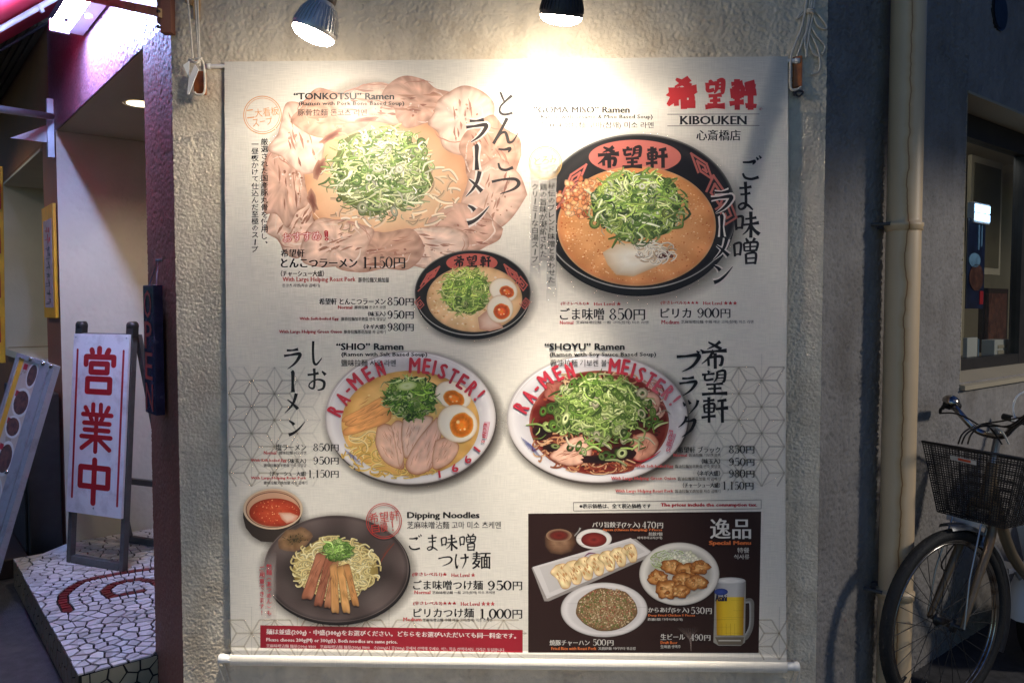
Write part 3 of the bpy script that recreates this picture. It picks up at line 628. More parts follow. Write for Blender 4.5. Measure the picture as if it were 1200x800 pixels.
# ---- two reflector bulbs over the banner
def bulb(loc, axis, label, body, watts, cable_to):
    loc = Vector(loc); ax = Vector(axis).normalized()
    o = thing('reflector_bulb', label, 'lamp', loc, 'two reflector bulbs over the banner')
    r = .059
    prof = [(0, r), (-.008, r+.002), (-.020, r-.001), (-.05, r*.83), (-.075, r*.62), (-.082, r*.50), (-.09, r*.46)]
    b = MB(); b.lathe(loc, ax, prof, 48); part(b, 'bulb_body', body, o)
    a = ax.orthogonal().normalized(); c_ = ax.cross(a)
    for k in range(34):
        th = 2*PI*k/34; e = a*math.cos(th)+c_*math.sin(th); tg = ax.cross(e)*.0011
        q = [loc+ax*h+e*rr for h, rr in ((-.010, r+.0035), (-.022, r+.0025), (-.052, r*.83+.004), (-.076, r*.62+.003), (-.076, r*.60), (-.020, r*.9))]
        f_ = MB(); f_.prism([p-tg for p in q], tg*2); part(f_, 'cooling_fin', body, o)
    b = MB(); b.lathe(loc, ax, [(-.088, .028), (-.093, .031), (-.125, .029), (-.15, .024), (-.158, .018), (-.158, 0)], 28); part(b, 'socket', M['bulb_dark'], o)
    top = loc+ax*-.15; b = MB(); b.tube(spline([top, top-ax*.05, Vector(cable_to)+Vector((0, -.1, .0)), Vector(cable_to)], 6), .011, 10); part(b, 'stem', M['white_plastic'], o)
    b = MB(); b.lathe(loc, ax, [(0, r-.001), (.007, r*.96), (.016, r*.80), (.022, r*.5), (.0245, 0)], 40); part(b, 'lit_lens', M['lens'], o)
    for nm, W_, size, bl, q in (('bulb_beam', watts, 62, 1, Vector((0, .21, 1))), ('bulb_spill', SPILL*(.55 if 'silver' in label else 1), 178, .35, Vector((0, .1, 1)))):
        L = bpy.data.lights.new(nm, 'SPOT'); L.energy = W_; L.color = (1, .91, .78); L.spot_size = R(size); L.spot_blend = bl; L.shadow_soft_size = .04
        lo = bpy.data.objects.new(nm, L); link(lo, o); lo.matrix_parent_inverse = Matrix.Translation(-loc)
        lo.location = loc+ax*.03; lo.rotation_mode = 'QUATERNION'; lo.rotation_quaternion = q.to_track_quat('Z', 'Y')
bulb((.072, -.275, 2.250), (-.10, .30, -.92), 'dark finned reflector bulb glowing above the middle of the banner', M['bulb_dark'], BULB_R, (.10, -.01, 2.62))
bulb((-.606, -.33, 2.192), (-.34, .02, -.90), 'silver finned reflector bulb glowing above the upper left of the banner', M['bulb_body'], BULB_L, (-.52, -.01, 2.60))
# porch downlight's own light
L = bpy.data.lights.new('downlight_light', 'SPOT'); L.energy = 20; L.color = (1, .82, .58); L.spot_size = R(150); L.spot_blend = .6; L.shadow_soft_size = .05
lo = bpy.data.objects.new('downlight_light', L); link(lo, dl); lo.location = (0, 0, -.02)
# assumed unseen lamp, added for right-side light; spot cone cuts it above two metres
sl_ = thing('assumed_street_lamp', 'assumed hooded lamp on a post, added to the right of the frame to light the right wall', 'assumed street lamp', (4.4, -.9, GZ))
b = MB(); b.tube([(4.7, -.9, GZ), (4.7, -.9, 2.75), (4.55, -.9, 2.85), (4.4, -.9, 2.85)], .03, 12); part(b, 'post', M['dark'], sl_)
b = MB(); b.lathe((4.4, -.9, 2.87), -Z, [(0, .03), (.05, .16), (.16, .20), (.18, .20), (.16, .19), (.05, .15)], 32); part(b, 'hood', M['dark'], sl_)
L = bpy.data.lights.new('assumed_street_light', 'SPOT'); L.energy = ASSUMED_STREET; L.color = (1, .93, .84); L.spot_size = R(158); L.spot_blend = .06; L.shadow_soft_size = .22
lo = bpy.data.objects.new('assumed_street_light', L); link(lo, sl_); lo.location = Vector((4.4, -.9, 2.66))-sl_.location

# ---- bicycle
BR = .318
BW = Vector((.88, .47, 0)).normalized(); BN = Vector((.47, -.88, 0)).normalized()   # backwards along the bike, towards the viewer's side
BC = AT(1108, 723, 2.60); BC.z = GZ+BR
def BK(s, n, z): return Vector((BC.x, BC.y, GZ))+BW*s+BN*n+Z*z
bi = thing('bicycle', 'city bicycle with a dark wire front basket leaning by the drainpipe', 'bicycle', BK(0, 0, 0))
def wheel(s0, nm):
    c = BK(s0, 0, BR)
    b = MB(); b.torus(c, BN, BR-.038, .011, 72, 8); b.torus(c+BN*.006, BN, BR-.046, .005, 72, 6); b.torus(c-BN*.006, BN, BR-.046, .005, 72, 6)
    wh = part(b, nm, M['chrome'], bi)
    wh.matrix_parent_inverse = Matrix.Translation(-bi.location)
    def sub(mb, name, m):
        o = mb.build(name, m); o.parent = wh; return o
    b = MB(); b.torus(c, BN, BR-.019, .0195, 96, 14)
    for k in range(110):
        a = 2*PI*k/110; e = BW*math.cos(a)+Z*math.sin(a); tg = BN.cross(e)
        for sg in (-1, 1): b.box(c+e*(BR-.0035)+BN*sg*.003-tg*.003, BN*sg*.011-e*.004, tg*.0055, e*.0022)
    sub(b, 'tyre', M['tyre'])
    b = MB(); b.lathe(c-BN*.062, BN, [(0, 0), (0, .007), (.03, .007), (.03, .022), (.036, .022), (.037, .013), (.087, .013), (.088, .022), (.094, .022), (.094, .007), (.124, .007), (.124, 0)], 20); sub(b, 'hub', M['dark'])
    for k in range(32):
        a = 2*PI*k/32; fl_ = 1 if k % 2 else -1; ha = a+(R(62) if (k//2) % 2 else -R(62))
        p0 = c+BN*fl_*.029+(BW*math.cos(ha)+Z*math.sin(ha))*.020; p1 = c+(BW*math.cos(a)+Z*math.sin(a))*(BR-.047)
        b = MB(); b.tube([p0, p1], .0013, 5, cap=False); sub(b, 'spoke', M['dark'])
    b = MB(); b.tube([c+(BW*-.8+Z*-.6).normalized()*(BR-.05), c+(BW*-.8+Z*-.6).normalized()*(BR-.075)], .004, 6); sub(b, 'valve', M['black'])
wheel(0, 'front_wheel'); wheel(1.08, 'rear_wheel')
def mud(s0, a0, a1):
    b = MB(); n_ = 40; c = BK(s0, 0, BR); vs = []
    for i in range(n_+1):
        a = R(a0+(a1-a0)*i/n_); e = BW*math.cos(a)+Z*math.sin(a)
        for x, h in ((-.027, -.010), (-.02, .004), (0, .010), (.02, .004), (.027, -.010)): vs.append(c+e*(BR+.012+h)+BN*x)
    b.add(vs, [(i*5+j, i*5+j+1, (i+1)*5+j+1, (i+1)*5+j) for i in range(n_) for j in range(4)], smooth=True)
    part(b, 'mudguard', M['steel'], bi)
mud(0, -28, 92); mud(1.08, -10, 150)
def bt(name, pts, r, m, n=10, sp=0): 
    b = MB(); b.tube(spline(pts, sp) if sp else pts, r, n); return part(b, name, M[m], bi)
for sg in (1, -1):
    bt('fork_blade', [BK(0, sg*.058, BR), BK(.03, sg*.056, BR+.05), BK(.10, sg*.05, BR+.17), BK(.165, sg*.045, .60), BK(.19, sg*.036, .70)], [.008, .010, .013, .0145, .0145], 'frame_paint', 12, 5)
bt('fork_crown', [BK(.188, -.04, .70), BK(.188, .04, .70)], .016, 'frame_paint')
bt('head_tube', [BK(.19, 0, .69), BK(.235, 0, .84)], .019, 'frame_paint')
bt('stem', [BK(.235, 0, .84), BK(.262, 0, .94), BK(.23, 0, .965)], .0125, 'steel', 10)
bt('down_tube', [BK(.22, 0, .80), BK(.36, 0, .50), BK(.60, 0, .30)], .019, 'frame_paint', 12, 5)
bt('seat_tube', [BK(.60, 0, .28), BK(.76, 0, .74)], .016, 'frame_paint')
for sg in (1, -1): bt('chain_stay', [BK(.60, sg*.03, .28), BK(1.08, sg*.06, BR)], .009, 'frame_paint'); bt('seat_stay', [BK(.73, sg*.02, .66), BK(1.08, sg*.06, BR)], .007, 'frame_paint')
bt('seat_post', [BK(.75, 0, .72), BK(.79, 0, .84)], .013, 'steel')
b = MB(); b.tube([BK(.64, 0, .85), BK(.72, 0, .862), BK(.84, 0, .868), BK(.92, 0, .865)], [.018, .035, .085, .06], 16); part(b, 'saddle', M['black'], bi)
b = MB(); b.lathe(BK(.60, .04, .28), BN, [(0, 0), (0, .09), (.006, .09), (.006, 0)], 30); part(b, 'chainring', M['steel'], bi)
b = MB(); b.tube([BK(.60, .06, .28), BK(.70, .065, .16)], .009); b.cbox(BK(.70, .11, .16), BW*.08, BN*.09, Z*.02); b.tube([BK(.60, -.06, .28), BK(.50, -.065, .40)], .009); b.cbox(BK(.50, -.11, .40), BW*.08, BN*.09, Z*.02); part(b, 'crank', M['steel'], bi)
# handlebar: measured against the wall side grip with the bell
st = BK(.235, 0, .968)
LG = AT(1111, 474, 2.83); RG = AT(1232, 470, 2.45)
bt('handlebar', [LG, AT(1119, 478, 2.79), AT(1131, 491, 2.76), AT(1143, 503, 2.74), AT(1158, 509, 2.71), AT(1176, 510, 2.66), AT(1192, 496, 2.6), RG], .0112, 'chrome', 12, 5)
bt('grip', [LG, LG+(LG-AT(1119, 478, 2.79)).normalized()*-.01, LG+Vector((.06, .05, -.01))], .016, 'black', 12)
bt('brake_lever', [AT(1104, 479, 2.80), AT(1108, 474, 2.79), AT(1116, 476, 2.76)], .007, 'black', 8, 4)
bt('brake_lever', [AT(1102, 484, 2.80), AT(1104, 478, 2.79), AT(1122, 474, 2.80)], .0055, 'black', 8, 4)
b = MB(); bp_ = AT(1114, 468, 2.75); b.lathe(bp_-Z*.012, Z+Vector((.15, -.35, 0)), [(-.012, 0), (-.012, .012), (0, .014), (.002, .029), (.010, .029), (.020, .023), (.026, .012), (.028, 0)], 28); part(b, 'bell', M['chrome'], bi)
b = MB(); b.lathe(AT(1109, 473, 2.76), (.3, -1, -.1), [(0, .017), (.012, .017), (.016, .010), (.016, 0)], 18); part(b, 'bell_base', M['black'], bi)
# cables
CB = [[(1103, 484, 2.79), (1118, 484, 2.75), (1134, 490, 2.70), (1146, 497, 2.66), (1160, 501, 2.6), (1174, 520, 2.66)],
      [(1123, 520, 2.56), (1128, 508, 2.55), (1140, 500, 2.56), (1154, 496, 2.57), (1175, 493, 2.5), (1206, 487, 2.4)],
      [(1127, 520, 2.57), (1132, 509, 2.56), (1144, 501, 2.57), (1160, 497, 2.57), (1186, 500, 2.5), (1206, 484, 2.4)],
      [(1134, 520, 2.58), (1138, 509, 2.57), (1148, 500, 2.58), (1165, 499, 2.57), (1184, 498, 2.5), (1206, 482, 2.4)]]
for k, c in enumerate(CB): bt('brake_cable', [AT(*p) for p in c], .0028, 'cable' if k else 'cable', 7, 6)
bt('brake_cable', [AT(*p) for p in ((1182, 520, 2.6), (1176, 508, 2.6), (1166, 500, 2.6), (1160, 498, 2.6))], .0032, 'rope', 7, 5)
bt('spare_cable', [AT(*p) for p in ((1190, 492, 2.5), (1187, 478, 2.5), (1192, 464, 2.5), (1204, 458, 2.5))], .0035, 'white_plastic', 7, 6)
b = MB(); b.cbox(AT(1189, 491, 2.495), BW*.016, BN*.012, Z*.012); part(b, 'cable_clip', M['white_plastic'], bi)
# basket
def BS(u_, v_, h):      # u across (0 far..1 near), v front..back, h 0 bottom..1 top
    wd = .235+.10*h; dp_ = .18+.07*h; s0 = .115-.02*h; z = .655+.245*h - (.05*h*v_)
    return BK(s0+dp_*v_, (u_-.5)*wd+.0, z)
b = MB(); P = [BS(0, 0, 1), BS(.5, -.05, 1.0), BS(1, 0, 1), BS(1, 1, 1), BS(0, 1, 1), BS(0, 0, 1)]; b.tube(P, .0048, 8); bskt = part(b, 'basket', M['wire'], bi)
def bsub(mb, nm, m):
    o = mb.build(nm, m); o.parent = bskt; o.location = (0, 0, 0); return o
wires = MB()
def wire(P, r): wires.tube(P, r, 4, cap=False, smooth=False)
for k in range(31):   # front and back uprights
    u_ = k/30
    for v_ in (0, 1): wire([BS(u_, v_, 0), BS(u_, v_, 1)], .0012 if k % 3 else .0019)
for k in range(19):
    v_ = k/18
    for u_ in (0, 1): wire([BS(u_, v_, 0), BS(u_, v_, 1)], .0013 if k % 3 else .0022)
for k in range(30):
    h = k/29; wire([BS(0, 0, h), BS(.5, -.03, h), BS(1, 0, h), BS(1, 1, h), BS(0, 1, h), BS(0, 0, h)], .0016 if k % 4 else .0022)
for k in range(12): wire([BS(k/11, 0, 0), BS(k/11, 1, 0)], .0015); wire([BS(0, k/11, 0), BS(1, k/11, 0)], .0015)
tag(bsub(wires, 'wire_weave', M['wire']), kind='stuff')
b = MB(); b.add([BS(.33, -.045, .875), BS(.62, -.045, .862), BS(.62, -.045, .80), BS(.33, -.045, .815)], [(0, 1, 2, 3)])
b.v = [tuple(Vector(v)-BW*.004) for v in b.v]; bsub(b, 'sticker', M['paper'])
b = MB(); b.add([BS(.42, -.045, .858), BS(.56, -.045, .852), BS(.56, -.045, .818), BS(.42, -.045, .824)], [(0, 1, 2, 3)]); b.v = [tuple(Vector(v)-BW*.0046) for v in b.v]; bsub(b, 'sticker_print', mat('orange_print', (214, 84, 50), .5, var=.2, vs=90))
for sg in (1, -1): bt('basket_stay', [BK(0, sg*.066, BR), BK(.03, sg*.060, .48), BK(.10, sg*.05, .655)], .0032, 'steel', 7)
b = MB(); b.cbox(BK(.125, -.02, .645), BW*.03, BN*.12, Z*.018); part(b, 'reflector_bracket', M['paper'], bi)
b = MB(); b.cbox(BK(.185, .0, .66), BW*.05, BN*.05, Z*.03); b.tube([BK(.15, .0, .655), BK(.185, .02, .62), BK(.15, .02, .56)], .007, 8); b.tube([BK(.15, -.03, .56), BK(.16, 0, .60), BK(.15, .03, .56)], .006, 8); part(b, 'caliper_brake', M['steel'], bi)
bt('brake_cable', [BK(.12, -.02, .60), BK(.06, -.03, .55), BK(.03, -.04, .50), BK(.07, -.05, .47), BK(.11, -.05, .49)], .0025, 'cable', 6, 5)
bt('kickstand', [BK(1.08, -.07, BR), BK(1.0, -.12, .02)], .008, 'steel')

# ---- scooter parked behind the bicycle, a sliver of it in the frame
sc_ = thing('scooter', 'white and beige scooter with a red label, mostly cut off at the right edge', 'scooter', AT(1235, 720, 2.9))
SC = AT(1238, 655, 2.95); SC.z = GZ
def SK(s, n, z): return Vector((SC.x, SC.y, GZ))+BW*s+BN*n+Z*z
b = MB(); b.torus(SK(0, 0, .20), BN, .16, .045, 40, 12); part(b, 'front_wheel', M['tyre'], sc_)
b = MB(); b.lathe(SK(0, 0, .20)-BN*.04, BN, [(0, .02), (0, .12), (.08, .12), (.08, .02)], 24); part(b, 'wheel_rim', M['steel'], sc_)
b = MB(); n_ = 20; vs = []
for i in range(n_+1):
    a = R(10+170*i/n_); e = BW*math.cos(a)+Z*math.sin(a)
    for x, h in ((-.07, -.05), (-.055, .0), (0, .02), (.055, .0), (.07, -.05)): vs.append(SK(0, 0, .22)+e*(.225+h)+BN*x)
b.add(vs, [(i*5+j, i*5+j+1, (i+1)*5+j+1, (i+1)*5+j) for i in range(n_) for j in range(4)], smooth=True); part(b, 'front_fender', M['whitep'], sc_)
b = MB(); b.tube([SK(-.03, .0, .40), SK(.03, 0, .58), SK(.07, 0, .72)], [.055, .05, .05], 16); part(b, 'steering_column', M['frame_paint'], sc_)
b = MB(); b.tube([SK(.028, 0, .575), SK(.042, 0, .615)], [.0525, .0525], 16, cap=False); part(b, 'red_label', M['redp'], sc_)
b = MB(); b.prism([SK(.08, -.17, .35), SK(.05, -.2, .55), SK(.12, -.13, .88), SK(.12, .13, .88), SK(.05, .2, .55), SK(.08, .17, .35)], BW*.03); part(b, 'leg_shield', M['whitep'], sc_, bevel=.01)
b = MB(); b.box(SK(.1, -.15, .22), BW*.4, BN*.3, Z*.05); b.prism([SK(.45, -.14, .22), SK(1.15, -.14, .35), SK(1.15, -.14, .62), SK(.5, -.14, .58)], BN*.28); part(b, 'body_shell', M['whitep'], sc_, bevel=.02)
b = MB(); b.prism([SK(.48, -.12, .60), SK(1.12, -.12, .64), SK(1.1, -.12, .72), SK(.55, -.12, .69)], BN*.24); part(b, 'seat', M['black'], sc_, bevel=.02)
b = MB(); b.torus(SK(.98, 0, .20), BN, .16, .045, 40, 12); part(b, 'rear_wheel', M['tyre'], sc_)
b = MB(); b.tube([SK(.14, -.3, .92), SK(.13, 0, .88), SK(.14, .3, .92)], .014); part(b, 'handlebar', M['black'], sc_)

# ================================================================== THE BANNER
TILT = math.atan2(.018, 1.9)
BAN0 = Vector((0, -.017, 2.216)); BR_ = Matrix.Rotation(PI/2-TILT, 3, 'X')
BAX, BAY, BAZ = BR_ @ Vector((1, 0, 0)), BR_ @ Vector((0, 1, 0)), BR_ @ Vector((0, 0, 1))
ban = bpy.data.objects.new('menu_banner', None); link(ban); ban.location = BAN0; ban.rotation_euler = (PI/2-TILT, 0, 0); ban.empty_display_size = .05
tag(ban, 'large hanging cloth menu banner printed with ramen bowls, dumplings, prices and Japanese lettering', 'banner')
def P(px, py):          # photo measurement -> metres on the cloth
    d = fw+rt*((px-600)/900)-up*((py-400)/900); t_ = (BAN0-CAM).dot(BAZ)/d.dot(BAZ); q = CAM+d*t_-BAN0
    return q.dot(BAX), q.dot(BAY)

def cloth_nodes(m, weave=0.0, gl=.42):
    n = m.node_tree; N = n.nodes; L = n.links; p = N['Principled BSDF']
    at = N.new('ShaderNodeAttribute'); at.attribute_name = 'Col'; col = at.outputs['Color']
    tc = N.new('ShaderNodeTexCoord')
    def nz(sc, det, scale=1, w=None):
        mp = N.new('ShaderNodeMapping'); mp.inputs['Scale'].default_value = sc; L.new(tc.outputs['Object'], mp.inputs[0])
        x = N.new('ShaderNodeTexNoise'); x.inputs['Scale'].default_value = scale; x.inputs['Detail'].default_value = det; L.new(mp.outputs[0], x.inputs['Vector']); return x.outputs[0]
    h1 = nz((22, 560, 1), 2); h2 = nz((560, 20, 1), 2); gr = nz((900, 900, 1), 1)
    def mth(op, a, b_=None, c_=None):
        x = N.new('ShaderNodeMath'); x.operation = op
        for i, v in enumerate((a, b_, c_)):
            if v is None: continue
            if isinstance(v, (int, float)): x.inputs[i].default_value = v
            else: L.new(v, x.inputs[i])
        return x.outputs[0]
    s_ = mth('ADD', mth('MULTIPLY', h1, .62), mth('MULTIPLY', h2, .38))
    if weave:
        mr = N.new('ShaderNodeMapRange'); mr.inputs[1].default_value = .40; mr.inputs[2].default_value = .60; mr.inputs[3].default_value = 1-weave; mr.inputs[4].default_value = 1+weave*.5; L.new(s_, mr.inputs[0])
        f = mr.outputs[0]
    else:
        f = mth('MULTIPLY_ADD', gr, .22, .89)
    mx = N.new('ShaderNodeMix'); mx.data_type = 'RGBA'; mx.blend_type = 'MULTIPLY'; mx.inputs[0].default_value = 1; L.new(col, mx.inputs[6]); L.new(f, mx.inputs[7]); L.new(mx.outputs[2], p.inputs['Base Color'])
    p.inputs['Roughness'].default_value = gl; p.inputs['Specular IOR Level'].default_value = .45
    # low relief of the hanging cloth: broad waves, one crease from the top right tie, fine thread relief
    sx = N.new('ShaderNodeSeparateXYZ'); L.new(tc.outputs['Object'], sx.inputs[0]); X, Y = sx.outputs[0], sx.outputs[1]
    wv = nz((3.2, .9, 1), 1)
    kink = mth('MULTIPLY', mth('MAXIMUM', mth('ADD', Y, .42), 0), .30)
    xr = mth('SUBTRACT', X, kink)
    sm = N.new('ShaderNodeMapRange'); sm.interpolation_type = 'SMOOTHSTEP'; sm.inputs[1].default_value = .600; sm.inputs[2].default_value = .700; sm.inputs[3].default_value = 0; sm.inputs[4].default_value = 1; L.new(xr, sm.inputs[0])
    fade = N.new('ShaderNodeMapRange'); fade.interpolation_type = 'SMOOTHSTEP'; fade.inputs[1].default_value = -1.35; fade.inputs[2].default_value = -.5; fade.inputs[3].default_value = .15; fade.inputs[4].default_value = 1; L.new(Y, fade.inputs[0])
    hgt = mth('ADD', mth('MULTIPLY', wv, .020), mth('MULTIPLY', mth('MULTIPLY', sm.outputs[0], fade.outputs[0]), -.016))
    # hem line near the bottom
    hm = N.new('ShaderNodeMapRange'); hm.interpolation_type = 'SMOOTHSTEP'; hm.inputs[1].default_value = -1.885; hm.inputs[2].default_value = -1.872; hm.inputs[3].default_value = 1; hm.inputs[4].default_value = 0; L.new(Y, hm.inputs[0])
    hgt = mth('ADD', hgt, mth('MULTIPLY', hm.outputs[0], .002))
    hgt = mth('ADD', hgt, mth('MULTIPLY', s_, .00035))
    bn = N.new('ShaderNodeBump'); bn.inputs['Strength'].default_value = 1; bn.inputs['Distance'].default_value = 1; L.new(hgt, bn.inputs['Height']); L.new(bn.outputs[0], p.inputs['Normal'])
    return at
def print_mat(name, weave=0, alpha=False):
    m = bpy.data.materials.new(name); nodes(m); at = cloth_nodes(m, weave)
    if alpha:
        n = m.node_tree; N = n.nodes; t_ = N.new('ShaderNodeBsdfTransparent'); x = N.new('ShaderNodeMixShader')
        n.links.new(at.outputs['Alpha'], x.inputs[0]); n.links.new(t_.outputs[0], x.inputs[1]); n.links.new(N['Principled BSDF'].outputs[0], x.inputs[2]); n.links.new(x.outputs[0], N['Material Output'].inputs[0])
    return m
M['cloth'] = print_mat('banner_cloth', .10); M['ink'] = print_mat('print_ink'); M['soft'] = print_mat('print_soft', 0, True)

class Ink:
    LV = 0
    def __init__(s, z): s.v = []; s.f = []; s.c = []; s.z0 = z; s.k = 0; s.cyc = None
    def z(s):
        s.k += 1
        return s.z0+1.5e-6*((s.k % s.cyc) if s.cyc else s.k)
    def put(s, pts, faces, cols, z=None, local=False):
        z = s.z() if z is None else z; b_ = len(s.v)
        s.v += [((*(p if local else P(*p)), z*2.6)) for p in pts]; s.f += [tuple(i+b_ for i in f) for f in faces]
        if isinstance(cols, tuple): cols = [cols]*len(pts)
        s.c += [lin(c) for c in cols]
    def poly(s, pts, col): s.put(pts, [tuple(t_) for t_ in tessellate_polygon([[Vector((p[0], p[1], 0)) for p in pts]])], col)
    def band(s, A, B, ca, cb, closed=True):
        n = len(A); ca = [ca]*n if isinstance(ca, tuple) else ca; cb = [cb]*n if isinstance(cb, tuple) else cb
        m = n if closed else n-1
        s.put(A+B, [(i, (i+1) % n, (i+1) % n+n, i+n) for i in range(m)], ca+cb)
    def fan(s, out, cols, noise=0, fr=None, ctr=None, freq=.12, seed=0):   # cols: rim -> centre
        n = len(out); cx = sum(p[0] for p in out)/n; cy = sum(p[1] for p in out)/n
        if ctr: cx, cy = ctr
        K_ = len(cols); fr = fr or [1-i/(K_-1) for i in range(K_)]; pts = []; cc = []
        for k, c in enumerate(cols):
            f = fr[k]
            if k == K_-1 and f <= 0: pts.append((cx, cy)); cc.append(c); break
            for p in out:
                q = (cx+(p[0]-cx)*f, cy+(p[1]-cy)*f); pts.append(q)
                d = noise*mnoise.noise(Vector((q[0]*freq, q[1]*freq, seed))) if noise else 0
                cc.append((c[0]+d, c[1]+d*.95, c[2]+d*.9, *c[3:]))
        fs = []; full = K_ if len(pts) == K_*n else K_-1
        for k in range(full-1): fs += [(k*n+i, k*n+(i+1) % n, (k+1)*n+(i+1) % n, (k+1)*n+i) for i in range(n)]
        if full == K_-1: b_ = (K_-2)*n; fs += [(b_+i, b_+(i+1) % n, len(pts)-1) for i in range(n)]
        s.put(pts, fs, cc)
    def stroke(s, pts, w_, cols, n=4, smooth=True):   # cols = (edge, centre) ; w_ list of widths
        Q = spline([Vector((p[0], p[1], 0)) for p in pts], n) if smooth and len(pts) > 2 else [Vector((p[0], p[1], 0)) for p in pts]
        m = len(Q); ws = w_ if isinstance(w_, (list, tuple)) else [w_]
        def W(t_):
            x = t_*(len(ws)-1); i = min(int(x), len(ws)-2) if len(ws) > 1 else 0
            return ws[0] if len(ws) == 1 else ws[i]+(ws[i+1]-ws[i])*(x-i)
        L_, Rr, Cn = [], [], []
        for i, q in enumerate(Q):
            d = (Q[min(i+1, m-1)]-Q[max(i-1, 0)]); d = d.normalized() if d.length else Vector((1, 0, 0)); nn = Vector((-d.y, d.x, 0)); h = W(i/(m-1))/2
            L_.append(tuple((q+nn*h)[:2])); Rr.append(tuple((q-nn*h)[:2])); Cn.append(tuple(q[:2]))
        if len(cols) == 1 or cols[0] == cols[-1]:
            s.put(L_+Rr, [(i, i+1, i+1+m, i+m) for i in range(m-1)], cols[0])
        else:
            s.put(L_+Cn+Rr, [(i, i+1, i+1+m, i+m) for i in range(m-1)]+[(i+m, i+1+m, i+1+2*m, i+2*m) for i in range(m-1)], [cols[0]]*m+[cols[1]]*m+[cols[-1]]*m)
    def text(s, txt, x0, y0, x1, y1, col, bx=0, off=0, res=1, by=0):   # stretched into the measured ink box; bx, by = thickening in px
        vs, fs = glyph_mesh(txt, res, 0)
        if not vs: return
        bx = bx+.12
        if off > .012: by = max(by, .28); bx = max(bx, .35)*1.35
        ax0 = min(v[0] for v in vs); ax1 = max(v[0] for v in vs); ay0 = min(v[1] for v in vs); ay1 = max(v[1] for v in vs)
        w_ = (x1-x0-bx)/max(ax1-ax0, 1e-6); h_ = (y1-y0-by)/max(ay1-ay0, 1e-6)
        ks = [(0, 0)] if not bx else [(0, 0), (bx, by)] if bx < .6 and not by else [(0, 0), (bx/2, by), (bx, 0), (bx, by)] if by else [(0, 0), (bx/2, 0), (bx, 0)]
        for i, (q, u) in enumerate(ks):
            s.put([(x0+q+(v[0]-ax0)*w_, y1-u-(v[1]-ay0)*h_) for v in vs], fs, col, z=s.z0+3e-6*(1+i))
    def glyph(s, ch, cx, cy, w_, h_, ang, col, off=.02, bx=0):
        vs, fs = glyph_mesh(ch, 2, 0); ax0 = min(v[0] for v in vs); ax1 = max(v[0] for v in vs); ay0 = min(v[1] for v in vs); ay1 = max(v[1] for v in vs)
        c_, s_ = math.cos(R(ang)), math.sin(R(ang)); t_ = max(0, off)*max(w_, h_)*1.0
        for ox, oy in ((0, 0), (t_, 0), (-t_, 0), (0, t_*.7), (0, -t_*.7)) if t_ > 0 else ((0, 0),):
            out = []
            for v in vs:
                x = ((v[0]-ax0)/max(ax1-ax0, 1e-6)-.5)*(w_-2*t_)+ox; y = (.5-(v[1]-ay0)/max(ay1-ay0, 1e-6))*(h_-2*t_)+oy
                out.append((cx+x*c_-y*s_, cy+x*s_+y*c_))
            s.put(out, fs, col)
    def vtext(s, txt, xc, y0, y1, size, col, off=.0):
        n = len(txt); st_ = (y1-y0)/n
        for i, ch in enumerate(txt):
            cy = y0+st_*(i+.5)
            if ch in 'ー': s.stroke([(xc+size*.05, cy-st_*.42), (xc-size*.02, cy+st_*.42)], [size*.14], (col,)); continue
            if ch in '、。': s.stroke([(xc+size*.15, cy-st_*.35), (xc+size*.35, cy-st_*.1)], [size*.08, size*.2], (col,)); continue
            if ch in '（）': s.stroke([(xc-size*.35, cy+(.2 if ch == '（' else -.2)*st_), (xc, cy+(-.05 if ch == '（' else .05)*st_), (xc+size*.35, cy+(.2 if ch == '（' else -.2)*st_)], [size*.1], (col,)); continue
            vs, fs = glyph_mesh(ch, 1, off); ax0 = min(v[0] for v in vs); ax1 = max(v[0] for v in vs); ay0 = min(v[1] for v in vs); ay1 = max(v[1] for v in vs)
            k = size*1.0; mx_ = (ax0+ax1)/2; my = (ay0+ay1)/2
            s.put([(xc+(v[0]-mx_)*k, cy-(v[1]-my)*k*min(1, st_/size)) for v in vs], fs, col)
    def soft(s, out, fr0, fr1, col, a, ctr=None):  # halo: alpha a inside fr0 fading to 0 at fr1
        n = len(out); cx = sum(p[0] for p in out)/n; cy = sum(p[1] for p in out)/n
        if ctr: cx, cy = ctr
        s.fan([(cx+(p[0]-cx)*fr1, cy+(p[1]-cy)*fr1) for p in out], [(*col, 0), (*col, a*.3), (*col, a), (*col, a)], fr=[1, (fr0+2*(fr1-fr0)*.35)/fr1, fr0/fr1, 0])
    def build(s, name, m, parent=None, kind=None, label=None):
        me = bpy.data.meshes.new(name); me.from_pydata(s.v, [], s.f); me.materials.append(m)
        at = me.color_attributes.new('Col', 'FLOAT_COLOR', 'POINT'); at.data.foreach_set('color', [x for c in s.c for x in c])
        me.update()
        # every printed face looks out of the cloth
        import numpy as np
        bm = bmesh.new(); bm.from_mesh(me); bm.normal_update(); fl_ = [f for f in bm.faces if f.normal.z < 0]; bmesh.ops.reverse_faces(bm, faces=fl_); bm.to_mesh(me); bm.free()
        o = bpy.data.objects.new(name, me); COL.objects.link(o); o.parent = parent or ban
        return tag(o, label=label, kind=kind)
def ell(cx, cy, rx, ry, n=64, rot=0, a0=0, a1=360, wob=0, seed=0, wf=2.0):
    o = []; full = a1-a0 == 360; m = n if full else n+1
    for i in range(m):
        a = R(a0+(a1-a0)*i/n); k = 1+wob*mnoise.noise(Vector((math.cos(a)*wf, math.sin(a)*wf, seed)))
        x, y = rx*k*math.cos(a), ry*k*math.sin(a); c_, s_ = math.cos(R(rot)), math.sin(R(rot)); o.append((cx+x*c_-y*s_, cy+x*s_+y*c_))
    return o

